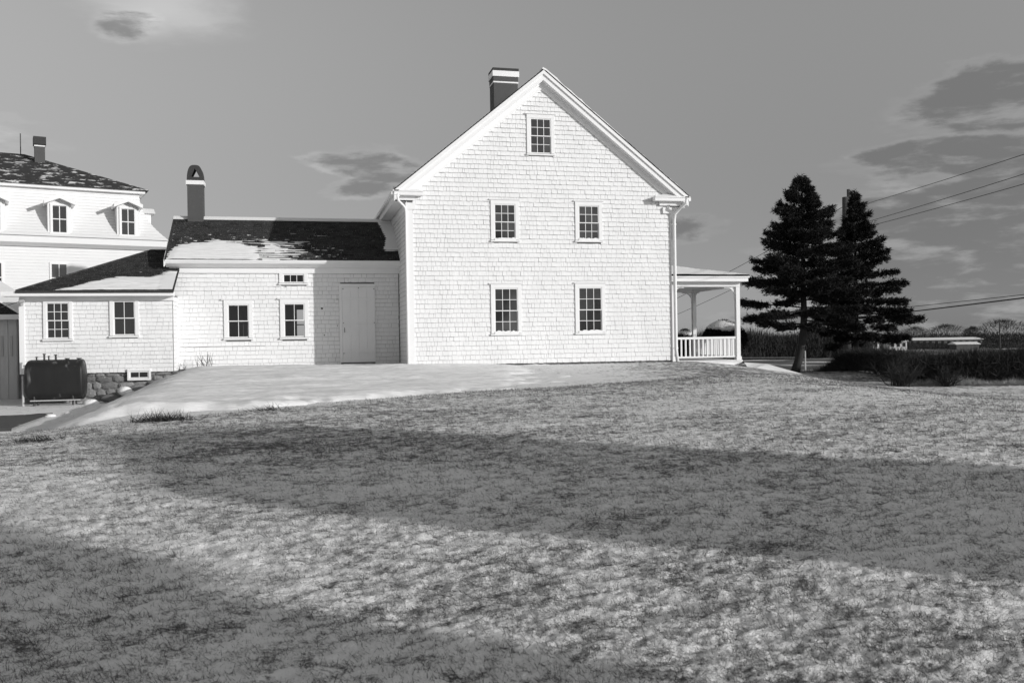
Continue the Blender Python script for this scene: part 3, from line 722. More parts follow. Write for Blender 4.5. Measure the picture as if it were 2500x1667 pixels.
rf.build('roof', ROOFM, annex)
aL = hypot(ark - ay, az_ - ae); aang = math.atan((az_ - ae) / (ark - ay))
FRA = Matrix.Translation((0, ay, ae)) @ Matrix.Rotation(-(pi / 2 - aang), 4, 'X')
def in_annex(a, b_, c_, d):
    t = (c_ + d) / 2 / aL; left = ax0 + (rx0 - ax0) * t
    tw = (WY - ay) / (ark - ay); right = ax1 if t < tw else WX0
    return a > left - .02 and b_ < right + .1
shingle_field(annex, ax0, ax1, 0, aL - .03, 0, .125, in_annex, ROOFM, .18, .32, .018, 300, frame=FRA, name='roof_shingle')
def annex_snow(X, T):
    s = T / aL; u = (X - ax0) / (ax1 - ax0)
    band = S((.03 + .34 * S((u - .15) / .5) - s) / .10) * S((u - .10) / .15)
    right = S((u - .84) / .14) * (1 - S((s - .42) / .08)) + S((u - .72) / .2) * S((.42 - s) / .15) * .72
    amt = np.maximum(band, right) + (fbm(X * 1.6, T * 16, 3, .7) - .5) * .9
    left = ax0 + (rx0 - ax0) * s
    return np.where(X > left + .1, -.010 + .044 * np.clip(amt, 0, 1.3) - .03 * S((s - .5) / .1), -.05)
roof_snow(annex, ax0 + .05, ax1 - .03, aL * .62, FRA, annex_snow)
# hip cap and verge
MB().tube([(ax0 + .02, ay, ae + .01), (rx0, ark, az_ + .02), (WX0, ark, az_ + .02)], .035, 6).build('hip_cap', ROOFM, annex)
MB().box(ax0, ax1, ay - .02, ay + .02, ae - .05, ae - .005).build('roof_edge', IRON, annex)
MB().box(AX0 + .03, AX1 - .02, AY + .12, 6.1, -1.4, .0).build('foundation', MORTAR, annex)
stones(annex, AX0 + .05, AX1 - .05, -1.3, -.02, AY + .12, .27)
bx0, bx1, bz0, bz1 = box_px(318.5, 360, 908.5, 921, AY - .05)
window(annex, bx0, bx1, bz0, bz1, AY - .04, 2, 1, 1, cw=.06, single=True, cap=False, sill=False)
ix, iz = PY(53, 736, AY - .1)
MB().tube([(ix - .07, AY - .12, iz + .0), (ix + .08, AY - .12, iz + .02)], .06, 8).build('insulator', GALV, annex)
MB().box(ix - .03, ix + .03, AY - .12, AY, iz - .12, iz + .04).build('insulator_bracket', GALV, annex)

# ------------------------------------------------------------------ big mansard house, far left
th = radians(30) - PHI; ex = np.array([cos(th), sin(th), 0]); nn = np.array([sin(th), -cos(th), 0])
P0 = CAM + FW * 50 + RT * ((398 - 1250) / FPX * 50); P0 = np.array([P0[0], P0[1], -1.2])
mans = thing('mansard_house', 'large white mansard-roofed house with pedimented dormers behind the annex', 'house', tuple(P0), th, absolute=False)
def LP(px, py, off=0.0):
    q = PL(px, py, P0 + nn * off, nn); return (q - P0) @ ex, q[2] - P0[2]
mw = -26.0
zcor = LP(395, 604)[1]; zeav = LP(372, 476, -1.0)[1]
# lower walls
MB().box(mw, 0, 0, 14, -.2, zcor).build('lower_wall', CLAP, mans)
cb = MB()
z = .2
while z < zcor: cb.prismx([(.0, z), (-.020, z), (-.004, z + .16), (.0, z + .16)], mw, 0); z += .165
cb.build('clapboards', CLAP, mans, kind='stuff')
MB().prismx([(.0, zcor - .2), (-.12, zcor - .2), (-.42, zcor - .02), (-.45, zcor + .28), (-.2, zcor + .36), (.2, zcor + .36)], mw, .42).build('cornice', PAINT, mans)
# concave mansard slope: curve from the cornice to the top plate
prof = []
NS = 16
for i in range(NS):
    for t, st in ((i / NS, -.035), ((i + .98) / NS, .0)): prof.append((-.35 + 1.35 * (1 - (1 - t) ** 2.1) + st, zcor + .34 + (zeav - zcor - .34) * t))
V = []; F = []
for i, (s_, z) in enumerate(prof): V += [(mw, s_, z), (-s_, s_, z), (-s_, 14 - s_, z), (mw, 14 - s_, z)]
for i in range(len(prof) - 1):
    a = i * 4; F += [(a, a + 1, a + 5, a + 4), (a + 1, a + 2, a + 6, a + 5), (a + 2, a + 3, a + 7, a + 6)]
q = MB(); q.add(V, F); q.build('mansard_slope', CLAP, mans)
MB().box(mw, -.70, .70, 13.3, zeav - .02, zeav + .17).build('upper_cornice', PAINT, mans)
pz = zeav + .18; e0 = -.55; k_ = .50
ridge_x = LP(60, 376, -7)[0]; ridge_z = LP(60, 377, -7)[1]
q = MB(); V = [(mw, .55, pz), (e0, .55, pz), (e0, 13.5, pz), (mw, 13.5, pz), (ridge_x, 7, ridge_z), (mw, 7, ridge_z)]
q.add(V + [(a, b_, c_ - .05) for a, b_, c_ in V], [(0, 1, 4, 5), (1, 2, 4), (2, 3, 5, 4), (6, 7, 1, 0), (7, 8, 2, 1), (9, 8, 7, 6)]); q.build('roof', MROOF, mans)
# chimney
cx0 = LP(84.5, 370, -5.2)[0]; cx1 = LP(110, 370, -5.2)[0]; cz1 = LP(97, 334, -5.2)[1]
c_ = MB().box(cx0, cx1, 5.2, 5.85, pz, cz1 - .2).build('chimney', CHIM, mans)
MB().box(cx0 - .06, cx1 + .06, 5.14, 5.91, cz1 - .45, cz1).build('chimney_top', CHIMD, c_)
MB().box(cx0 - .02, cx1 + .02, 5.18, 5.87, cz1 - .56, cz1 - .5).build('white_band', PAINT, c_)
MB().tube([(ridge_x - .2, 7, ridge_z), (ridge_x - .2, 7, ridge_z + 1.2)], .03, 5).build('lightning_rod', IRON, mans)
# dormers
def dormer(l, r, t, b_):
    y0 = -.18
    a, z1 = LP(l, (t + b_) / 2, -y0)[0], LP((l + r) / 2, t, -y0)[1]; c2, z0 = LP(r, (t + b_) / 2, -y0)[0], LP((l + r) / 2, b_, -y0)[1]
    w = (c2 - a); mx_ = (a + c2) / 2; fw = w / 2 + .24
    d = MB().box(mx_ - fw, mx_ + fw, y0 + .05, 1.3, z0 - .18, z1 + .12)
    d.prism([(mx_ - fw, z1 + .12), (mx_ + fw, z1 + .12), (mx_, z1 + .44)], y0 + .05, 1.6)
    do = d.build('dormer', CLAP, mans)
    r_ = MB(); rw = fw + .17; hh = .34
    zt = z1 + .60
    for s1 in (-1, 1):
        p = [(mx_, zt), (mx_, zt - .22), (mx_ + s1 * rw, zt - hh - .20), (mx_ + s1 * rw, zt - hh)]
        if s1 > 0: p = p[::-1]
        r_.prism(p, y0 - .32, 1.6)
    r_.build('dormer_roof', PAINT, do)
    c = MB(); c.box(a - .12, a - .03, y0 - .0, y0 + .06, z0 - .1, z1 + .1).box(c2 + .03, c2 + .12, y0, y0 + .06, z0 - .1, z1 + .1).box(a - .12, c2 + .12, y0 - .003, y0 + .06, z1 + .03, z1 + .12).box(a - .15, c2 + .15, y0 - .03, y0 + .06, z0 - .1, z0 - .03)
    mz = (z0 + z1) / 2
    c.box(mx_ - .02, mx_ + .02, y0 + .02, y0 + .045, z0, z1).box(a, c2, y0 + .018, y0 + .046, mz - .025, mz + .025)
    c.box(a - .03, a, y0 + .01, y0 + .05, z0 - .03, z1 + .03).box(c2, c2 + .03, y0 + .01, y0 + .05, z0 - .03, z1 + .03)
    c.build('window_frame', PAINT, do)
    for (u0, u1) in ((a, mx_ - .02), (mx_ + .02, c2)):
        for (v0, v1) in ((z0, mz - .025), (mz + .025, z1)):
            MB().add([(u0, y0 + .035, v0), (u1, y0 + .035, v0), (u1, y0 + .035, v1), (u0, y0 + .035, v1)], [(0, 1, 2, 3)]).build('pane', GLASS, do)
dormer(-33, -.5, 495, 560); dormer(129, 162, 503.5, 566.5); dormer(297.5, 328, 511.5, 572.5)
# dormer on the far right side seen in profile
zz = LP(385, 511)[1]; MB().box(-.95, -.25, 1.9, 2.9, zz - 1.1, zz).build('side_dormer', CLAP, mans)
MB().prismx([(1.7, zz - .02), (3.1, zz - .02), (2.4, zz + .34)], -1.1, -.02).build('side_dormer_roof', PAINT, mans)
def far_win(l, r, t, b_, rows=1):
    a = LP(l, t)[0]; c2 = LP(r, t)[0]; z1 = LP((l + r) / 2, t)[1]; z0 = LP((l + r) / 2, b_)[1]; mx_ = (a + c2) / 2; mz = (z0 + z1) / 2
    w = MB().box(a - .1, a, -.05, .02, z0 - .1, z1 + .1).box(c2, c2 + .1, -.05, .02, z0 - .1, z1 + .1).box(a, c2, -.052, .02, z1, z1 + .1).box(a - .14, c2 + .14, -.09, .02, z0 - .1, z0 - .03)
    w.box(mx_ - .02, mx_ + .02, -.045, .0, z0, z1).box(a, c2, -.043, -.002, mz - .025, mz + .025); wo_ = w.build('window', PAINT, mans)
    for (u0, u1) in ((a, mx_), (mx_, c2)):
        for (v0, v1) in ((z0, mz), (mz, z1)): MB().add([(u0, -.034, v0), (u1, -.034, v0), (u1, -.034, v1), (u0, -.034, v1)], [(0, 1, 2, 3)]).build('pane', GLASSG if v0 > z0 else GLASS, wo_)
far_win(126, 162, 645.5, 712); far_win(-34, 3, 642, 712)

# ------------------------------------------------------------------ grey outbuilding at the left edge
ob = thing('grey_outbuilding', 'shaded grey board shed with a pale roof edge at the left border, beside the annex', 'shed', (-13.2, 5, -1.1))
oy = 4.2; ox1, _ = PY(43, 850, oy); oz1 = PY(20, 772, oy)[1]
MB().box(ox1 - 6, ox1, oy, oy + 5, -1.3, oz1).build('wall', GREYB, ob)
bd = MB(); x = ox1 - 6
while x < ox1: bd.box(x, x + .03, oy - .02, oy, -1.3, oz1); x += .27
bd.build('wall_battens', GREYB, ob, kind='stuff')
q = PY(0, 715, oy + 2.0); q2 = PY(43, 768, oy)
MB().prism([(ox1 + .15, oz1 - .02), (ox1 + .15, oz1 + .08), (ox1 - 3.0, oz1 + 2.2), (ox1 - 6.2, oz1 + .08), (ox1 - 6.2, oz1 - .02)], oy - .3, oy + 5).build('roof', ROOFM, ob)
MB().prism([(ox1 + .12, oz1 + .085), (ox1 - 3.0, oz1 + 2.205), (ox1 - 3.0, oz1 + 2.26), (ox1 + .18, oz1 + .13)], oy - .33, oy + 5).build('roof_snow', SNOWR, ob)
MB().box(ox1 - 6.2, ox1 + .16, oy - .34, oy - .30, oz1 - .12, oz1 + .05).build('fascia', PAINT, ob)
for (l, r) in ((3, 8), (26, 31)):
    a, b1 = PY(l, 850, oy)[0], PY(r, 850, oy)[0]; MB().box(a, b1, oy - .03, oy - .005, PY(15, 870, oy)[1], PY(15, 820, oy)[1]).build('door_gap', GALV, ob)

# ------------------------------------------------------------------ oil tank
ty = .15; tx0 = PY(58, 930, ty)[0]; tx1 = PY(201, 930, ty)[0]; tz0 = PY(130, 977, ty)[1]; tz1 = PY(130, 878, ty)[1]
tank = thing('oil_tank', 'black horizontal oil tank with rusty streaks standing before the annex', 'oil tank', ((tx0 + tx1) / 2, ty + .35, tz0 - .1))
tw = .36; n = 20; sec = []
hh = (tz1 - tz0) / 2 - tw; zc_ = (tz0 + tz1) / 2
for i in range(n):
    t = 2 * pi * i / n; sec.append((tw * cos(t), zc_ + tw * sin(t) + (hh if sin(t) > 0 else -hh if sin(t) < 0 else 0)))
tb = MB(); V = []; F = []
sts = [(tx0 - .02, .55), (tx0, .85), (tx0 + .06, .97), (tx0 + .12, 1.0), (tx1 - .12, 1.0), (tx1 - .06, 1.01), (tx1 - .03, .985), (tx1 - .01, .9), (tx1 - .005, .86), (tx1 + .03, .5)]
for x, s_ in sts:
    for (a, z) in sec: V.append((x, ty + tw + a * s_, zc_ + (z - zc_) * s_))
for k in range(len(sts) - 1):
    for i in range(n): F.append((k * n + i, (k + 1) * n + i, (k + 1) * n + (i + 1) % n, k * n + (i + 1) % n))
F += [tuple(range(n)), tuple((len(sts) - 1) * n + i for i in range(n - 1, -1, -1))]
tb.add(V, F); tb.build('tank_body', TANKM, tank, True)
gz = Hs((tx0 + tx1) / 2, ty)
for x in (tx0 + .25, tx1 - .3):
    for yy in (ty + .12, ty + .55): MB().tube([(x, yy, gz - .1), (x, yy, tz0 + .2)], .03, 8).build('leg', IRON, tank)
for (px, h_, r_) in ((88, .10, .025), (107, .19, .03), (118, .12, .022), (135, .16, .03), (163, .04, .05), (192, .04, .05)):
    x = PY(px, 880, ty + .3)[0]; f_ = MB().tube([(x, ty + tw, tz1 - .03), (x, ty + tw, tz1 + h_)], r_, 8); f_.tube([(x, ty + tw, tz1 + h_ - .03), (x, ty + tw, tz1 + h_)], r_ * 1.5, 8).build('fitting', IRON, tank)
MB().box(PY(74, 980, ty)[0], PY(196, 980, ty)[0], ty - .04, ty + .03, tz0 - .02, tz0 + .015).build('support_rail', GALV, tank)
x = PY(49, 950, ty - .1)[0]; MB().tube([(x, ty + .2, Hs(x, ty) - .2), (x, ty + .2, PY(49, 918, ty)[1])], .035, 8).build('stand_pipe', GALV, tank)

# ------------------------------------------------------------------ porch
porch = thing('open_porch', 'white open porch with brackets and baluster rails on the right side of the gabled house', 'porch', (14.6, 2.5, -.2))
py0, py1 = .45, 4.35; pxl = HX1 + .22; pxr = PY(1803, 800, py0)[0]
dz = PY(1740, 879, py0)[1]; bz_ = PY(1740, 700, py0)[1]; bt = PY(1740, 700, py0)[1]
MB().box(pxl - .15, pxr + .12, py0 - .05, py1 + .05, dz - .07, dz - .03).build('deck', PAINT, porch)
nb_ = 22
for i in range(nb_):
    a = pxl - .15 + (pxr - pxl + .27) * i / nb_; MB().box(a, a + (pxr - pxl + .27) / nb_ - .008, py0 - .08, py1 + .05, dz - .03, dz - .008).build('deck_board', PAINT, porch)
MB().box(pxl - .12, pxr + .1, py0 - .02, py0 + .02, dz - .24, dz - .072).build('skirt_board', PAINT, porch)
MB().box(pxr + .07, pxr + .1, py0 + .02, py1, dz - .24, dz - .072).build('skirt_board', PAINT, porch)
pw = .075
posts = [(pxl, py0 + pw), (pxr, py0 + pw), (pxr, py1 - pw), (pxl, py1 - pw)]
for (x, y) in posts[:3]:
    po = MB().box(x - pw, x + pw, y - pw, y + pw, dz - .008, bt).build('post', PAINT, porch)
    MB().box(x - pw - .025, x + pw + .025, y - pw - .025, y + pw + .025, dz - .006, dz + .12).build('post_base', PAINT, po)
bh = PY(1740, 688.5, py0)[1] - bt
MB().box(pxl - pw, pxr + pw, py0 - .02, py0 + .14, bt, bt + bh).build('beam', PAINT, porch)
MB().box(pxr - .08, pxr + pw + .02, py0 + .14, py1, bt, bt + bh).build('beam', PAINT, porch)
MB().box(pxl - pw, pxr - .08, py1 - .15, py1, bt, bt + bh).build('beam', PAINT, porch)
MB().box(pxl - .12, pxr + .06, py0 + .14, py1 - .15, bt + bh - .045, bt + bh - .012).build('ceiling', PAINT, porch)
def bracket(x, y, sx, sy):
    """quarter-round bracket in the plane sx (along x) or sy (along y)"""
    s_ = MB(); R_ = .44; n = 8; V = []
    ring = []
    for i in range(n + 1):
        t = pi / 2 * i / n; ring.append((R_ - R_ * cos(t) * 1.0, -R_ + R_ * sin(t)))       # arc
    pts_o = [(r - .0, z) for r, z in ring]; pts_i = [(max(0, r - .07 * cos(pi / 2 * i / n) - .0), min(0, z + .07 * sin(pi / 2 * i / n))) for i, (r, z) in enumerate(ring)]
    for i in range(n):
        a, b_ = pts_o[i], pts_o[i + 1]; c1, d1 = pts_i[i + 1], pts_i[i]
        for k in (0,):
            quad = [a, b_, c1, d1]; VV = []
            for w_ in (-.02, .02):
                for (u, v) in quad: VV.append((x + sx * u + (w_ if sy else 0), y + sy * u + (w_ if sx else 0), bt + v))
            s_.add(VV, [(0, 1, 2, 3), (7, 6, 5, 4), (0, 4, 5, 1), (1, 5, 6, 2), (2, 6, 7, 3), (3, 7, 4, 0)])
    # straight legs of the bracket and the small web that leaves a pierced corner
    for q in ([(0, -R_), (.045, -R_), (.045, 0), (0, 0)], [(.045, -.045), (R_, -.045), (R_, 0), (.045, 0)], [(.05, -.20), (.20, -.05), (.16, -.045), (.045, -.16)]):
        VV = []
        for w_ in (-.018, .018):
            for (u, v) in q: VV.append((x + sx * u + (w_ if sy else 0), y + sy * u + (w_ if sx else 0), bt + v))
        s_.add(VV, [(0, 1, 2, 3), (7, 6, 5, 4), (0, 4, 5, 1), (1, 5, 6, 2), (2, 6, 7, 3), (3, 7, 4, 0)])
    s_.build('bracket', PAINT, porch)
bracket(pxl + pw, py0 + .08, 1, 0); bracket(pxr - pw, py0 + .08, -1, 0); bracket(pxr, py0 + .16, 0, 1); bracket(pxr, py1 - .16, 0, -1); bracket(pxr - pw, py1 - .08, -1, 0)
rt = PY(1740, 825, py0)[1]; rb = PY(1740, 873, py0)[1]
def rail(x0, y0, x1, y1, n, vis=True):
    dx, dy = x1 - x0, y1 - y0; L_ = hypot(dx, dy); ux, uy = dx / L_, dy / L_; hx, hy = -uy, ux
    def bar(w, za, zb, nm):
        VV = []
        for z in (za, zb):
            for (a, s_) in ((0, -1), (L_, -1), (L_, 1), (0, 1)): VV.append((x0 + ux * a + hx * w * s_, y0 + uy * a + hy * w * s_, z))
        MB().add(VV, [(0, 3, 2, 1), (4, 5, 6, 7), (0, 1, 5, 4), (1, 2, 6, 5), (2, 3, 7, 6), (3, 0, 4, 7)]).build(nm, PAINT, porch)
    bar(.05, rt - .04, rt + .045, 'top_rail'); bar(.035, rb - .0, rb + .06, 'bottom_rail')
    for i in range(n):
        a = L_ * (i + .75) / (n + .5); x = x0 + ux * a; y = y0 + uy * a; h = .027
        MB().box(x - h, x + h, y - h, y + h, rb + .06, rt - .04).build('baluster', PAINT, porch)
rail(pxl + pw, py0 + .08, pxr - pw, py0 + .08, 14); rail(pxr, py0 + .16, pxr, py1 - .16, 22)
# hipped porch roof under snow
er = PY(1740, 674, py0 - .3)[1]; exr = PY(1826, 680, py0 - .3)[0]; hz_ = PY(1649, 645, 1.6)[1]
q = MB().box(HX1 - .02, exr, py0 - .32, py1 + .35, bt + bh, er - .06); q.build('roof_cornice', PAINT, porch)
MB().box(HX1 - .02, exr + .04, py0 - .36, py1 + .38, er - .06, er - .005).build('roof_edge', PAINT, porch)
V = [(HX1, py0 - .38, er), (exr + .05, py0 - .38, er), (exr + .05, py1 + .4, er), (HX1, py1 + .4, er), (HX1, 1.9, hz_), (HX1, py1 - 1.4, hz_)]
MB().add(V, [(0, 1, 4), (1, 2, 5, 4), (2, 3, 5), (3, 0, 4, 5), (3, 2, 1, 0)]).build('roof', ROOFM, porch)
X = []; nx_, ny_ = 34, 50; xs_ = np.linspace(HX1, exr + .07, nx_); ys_ = np.linspace(py0 - .40, py1 + .42, ny_)
XX, YY = np.meshgrid(xs_, ys_, indexing='ij')
u = (XX - HX1) / (exr + .07 - HX1); f1 = (YY - (py0 - .40)) / (1.9 - (py0 - .40)); f2 = ((py1 + .42) - YY) / (1.4 + .02)
ZP = er + (hz_ - er) * np.clip(np.minimum(np.minimum(f1, f2), (1 - u)), 0, 1) + .045 + .03 * fbm(XX * 2, YY * 2, 2) - .03 * (u > .97)
idx = np.arange(nx_ * ny_).reshape(nx_, ny_); F = np.stack([idx[:-1, :-1], idx[1:, :-1], idx[1:, 1:], idx[:-1, 1:]], -1).reshape(-1, 4)
sn = npmesh('roof_snow', np.stack([XX, YY, ZP], -1).reshape(-1, 3), F, SNOWR, porch, smooth=True)
stones(porch, pxl, pxr, dz - .40, dz - .26, py0 + .12, .2)

# ------------------------------------------------------------------ foliage helpers
def blades(P, D, Ln, Wd, rngl=rng):
    """thin triangles at P pointing along D"""
    n = len(P); r = rngl.normal(size=(n, 3)); side = np.cross(D, r); side /= (np.linalg.norm(side, axis=1, keepdims=True) + 1e-9)
    a = P - side * Wd[:, None] / 2; b_ = P + side * Wd[:, None] / 2; c_ = P + D * Ln[:, None]
    V = np.stack([a, b_, c_], 1).reshape(-1, 3); F = np.arange(3 * n).reshape(n, 3); return V, F
def unit(v): return v / (np.linalg.norm(v, axis=-1, keepdims=True) + 1e-9)

def spruce(base, height, profR, profL, trunk_r, bend, label, seed, rot=0.0, clear=.12, dens=1.0, group=None, side=None):
    """profR/profL: (height fraction, radius) of the crown towards the two sides"""
    R_ = np.random.default_rng(seed); t = thing('spruce_tree', label, 'tree', tuple(base), rot, group, absolute=False)
    hs = np.linspace(0, 1, 14); ptr = [(bend[0] * (1 - (1 - min(h * 3.2, 1)) ** 2) , bend[1] * (1 - (1 - min(h * 3.2, 1)) ** 2), h * height) for h in hs]
    tr = MB().tube(ptr, [trunk_r * (1.15 if i == 0 else 1) * (1 - .93 * h) + .012 for i, h in enumerate(hs)], 10); tr.build('trunk', BARK, t, True)
    axp = lambda h: np.array([np.interp(h, hs, [p[0] for p in ptr]), np.interp(h, hs, [p[1] for p in ptr]), h * height])
    VV = []; FF = []; k = 0; br = MB(); h = clear
    side = RT if side is None else side
    while h < .985:
        nb = int(R_.integers(5, 8)); a0 = R_.random() * 6.28; 
        for j in range(nb):
            a = a0 + 6.283 * j / nb + R_.normal() * .25; d = np.array([cos(a), sin(a), 0]); w = (d @ side + 1) / 2
            rr = np.interp(h, [p[0] for p in profR], [p[1] for p in profR]) * w + np.interp(h, [p[0] for p in profL], [p[1] for p in profL]) * (1 - w)
            h_ = h; h = h + R_.uniform(-.018, .018) * (7.5 / height); h = min(max(h, clear * .9), .99)
            rr *= R_.uniform(.78, 1.15) if R_.random() > .25 else R_.uniform(.4, .75)
            if rr < .06: rr = .06
            p0 = axp(h); rise = rr * (.42 * (h - .22) + R_.uniform(-.10, .20)); n = max(4, int(rr / .13))
            s = np.linspace(0, 1, n); cur = p0 + d * (s * rr)[:, None] + np.array([0, 0, 1]) * (rise * s - .22 * rr * s * s * (1.25 - h) + .16 * rr * s ** 3 * (1.2 - h))[:, None]
            br.tube([tuple(q) for q in cur[::max(1, n // 4)]] + [tuple(cur[-1])], [.035 * (1 - h * .7) * (1 - .7 * i / 4) * min(1, rr / 1.2) + .006 for i in range(len(cur[::max(1, n // 4)]) + 1)], 5, False)
            # side twigs with needle tufts; the inner part of low branches stays bare
            lat_ = np.cross(d, [0, 0, 1]); inner = .5 if h < .36 else (.18 if h < .5 else .05)
            m_ = int(max(14, 112 * rr * dens)); ss_ = inner + (1 - inner) * R_.random(m_) ** .62
            q0 = np.stack([np.interp(ss_, s, cur[:, c]) for c in range(3)], 1)
            spread = (.26 * rr * (1 - ss_ * .70) + .10) * np.clip(rr, .3, 1.3) ** .2
            off = R_.uniform(-1, 1, m_) * spread; off = np.sign(off) * np.abs(off)
            q0 = q0 + lat_ * off[:, None] + d * (R_.normal(size=m_) * .04)[:, None]; q0[:, 2] += R_.normal(size=m_) * .06 - np.abs(off) * .22
            # each tuft: 7 needle blades
            for _ in range(7):
                dd_ = unit(d * R_.uniform(.2, 1.1, (m_, 1)) + lat_ * (np.sign(off) * R_.uniform(0, .9, m_))[:, None] + R_.normal(size=(m_, 3)) * .55 + np.array([0, 0, .15]))
                v, f = blades(q0 + R_.normal(size=(m_, 3)) * .03, dd_, R_.uniform(.09, .19, m_), R_.uniform(.025, .05, m_), R_); VV.append(v); FF.append(f + k); k += len(v)
            h = h_
        h += (.030 + .022 * R_.random()) * (1.25 - .45 * h) * 7.5 / height
    br.build('limbs', BARK, t, kind='stuff')
    V = np.concatenate(VV); F = np.concatenate(FF); o = npmesh('crown', V, F, NEED, t, kind='stuff'); return t

def ground_pt(px, D, dz=0.0):
    d = ray(px, 900); P = CAM + FW * D + RT * ((px - 1250) / FPX * D); return np.array([P[0], P[1], Hs(P[0], P[1]) + dz])
T1D = 36.0; b1 = ground_pt(1938, T1D, -.1); s1 = FPX / T1D
t1h = (903 - 430) / s1 + .1
fr = lambda y, base=903., top=430.: (base - y) / (base - top)
def prof(pts, cx, s): return sorted([(fr(y), max(.03, abs(x - cx) / s)) for x, y in pts])
L1 = prof([(1950, 432), (1924, 463), (1900, 498), (1876, 549), (1857, 587), (1840, 619), (1819, 640), (1823, 688), (1811, 708), (1808, 755), (1840, 780), (1903, 804)], 1955, s1)
R1 = prof([(1962, 433), (1985, 470), (1997, 509), (2030, 530), (2050, 565), (2070, 620), (2085, 680), (2095, 740), (2070, 790), (1990, 815)], 1955, s1)
spruce(b1, t1h, R1, L1, .155, (RT * .42)[:2], 'tall dark spruce with a leaning trunk just right of the porch', 3, clear=.25, dens=.85)
T2D = 39.0; b2 = ground_pt(2086, T2D, -.1); s2 = FPX / T2D
t2h = (903 - 462) / s2 + .1
fr2 = lambda y: (903. - y) / (903. - 462.)
def prof2(pts, cx, s): return sorted([(fr2(y), max(.03, abs(x - cx) / s)) for x, y in pts])
R2 = prof2([(2099, 465), (2108, 486), (2121, 523), (2140, 562), (2155, 596), (2172, 632), (2188, 668), (2208, 697), (2205, 730), (2225, 755), (2240, 775), (2208, 798), (2190, 828)], 2092, s2)
L2 = prof2([(2090, 465), (2078, 500), (2062, 540), (2050, 580), (2035, 640), (2015, 700), (1990, 760), (2000, 800), (2030, 828)], 2092, s2)
spruce(b2, t2h, R2, L2, .11, (RT * .1)[:2], 'second dark spruce with a straight thin trunk before the utility pole', 8, clear=.19, dens=.85)

# ------------------------------------------------------------------ utility pole and wires
pb = ground_pt(2068, 48.0, -.3); PH = .8 - (481 - 820) / FPX * 48 - pb[2]
pole = thing('utility_pole', 'thick wooden utility pole half hidden behind the second spruce', 'utility pole', tuple(pb))
MB().tube([tuple(pb), (pb[0] + .04, pb[1], pb[2] + PH)], [.24, .17], 10).build('pole_shaft', POLEM, pole, True)
r0 = pb + RT * .20; zt = .8 - (462 - 820) / FPX * 48
MB().tube([(r0[0], r0[1], pb[2] + PH - 2.6), (r0[0], r0[1], zt)], .09, 8).build('pole_extension', POLEM, pole, True)
def wire(P, Q, sag, r, label, n=30):
    pts = []; Q = np.array(Q, float)
    if Q[1] < P[1] - 5: Q = np.array(P) + (Q - np.array(P)) * 1.03
    for i in range(n + 1):
        t = i / n; q = np.array(P) * (1 - t) + np.array(Q) * t; q[2] -= sag * 4 * t * (1 - t); pts.append(tuple(q))
    o = MB().tube(pts, r, 5).build('overhead_wire', WIREM); tag(o, label, 'wire', 'overhead wires strung to the utility pole'); return o
def wpt(px, py, D): return PD(px, py, D)
P_ = lambda py: np.array([pb[0] + .1, pb[1], .8 - (py - 821) / FPX * 48])
wire(P_(512), wpt(2640, 331, 27), .05, .012, 'topmost wire rising from the pole top to the upper right')
wire(P_(556), wpt(2640, 380, 27), .05, .012, 'middle wire of the upper three rising to the right')
wire(P_(566), wpt(2640, 409, 27), .05, .012, 'lowest wire of the upper three rising to the right')
wire(P_(764), wpt(2640, 703, 27), .03, .012, 'thin lower wire crossing the sky low on the right')
wire(P_(778), wpt(2640, 709, 27), .03, .024, 'thick lower cable crossing the sky low on the right')
wire(P_(500), wpt(1560, 770, 75), .3, .016, 'wire running left from the pole behind the porch, higher one')
wire(P_(560), wpt(1560, 805, 75), .3, .014, 'wire running left from the pole behind the porch, lower one')
wire(P_(790), wpt(1700, 868, 70), .2, .016, 'lowest wire dropping left behind the leaning trunk')
q = np.array([ix - .05, AY - .12, iz]); wire(q, PD(-120, 775, 24), .05, .010, 'service wire reaching the left corner of the annex')

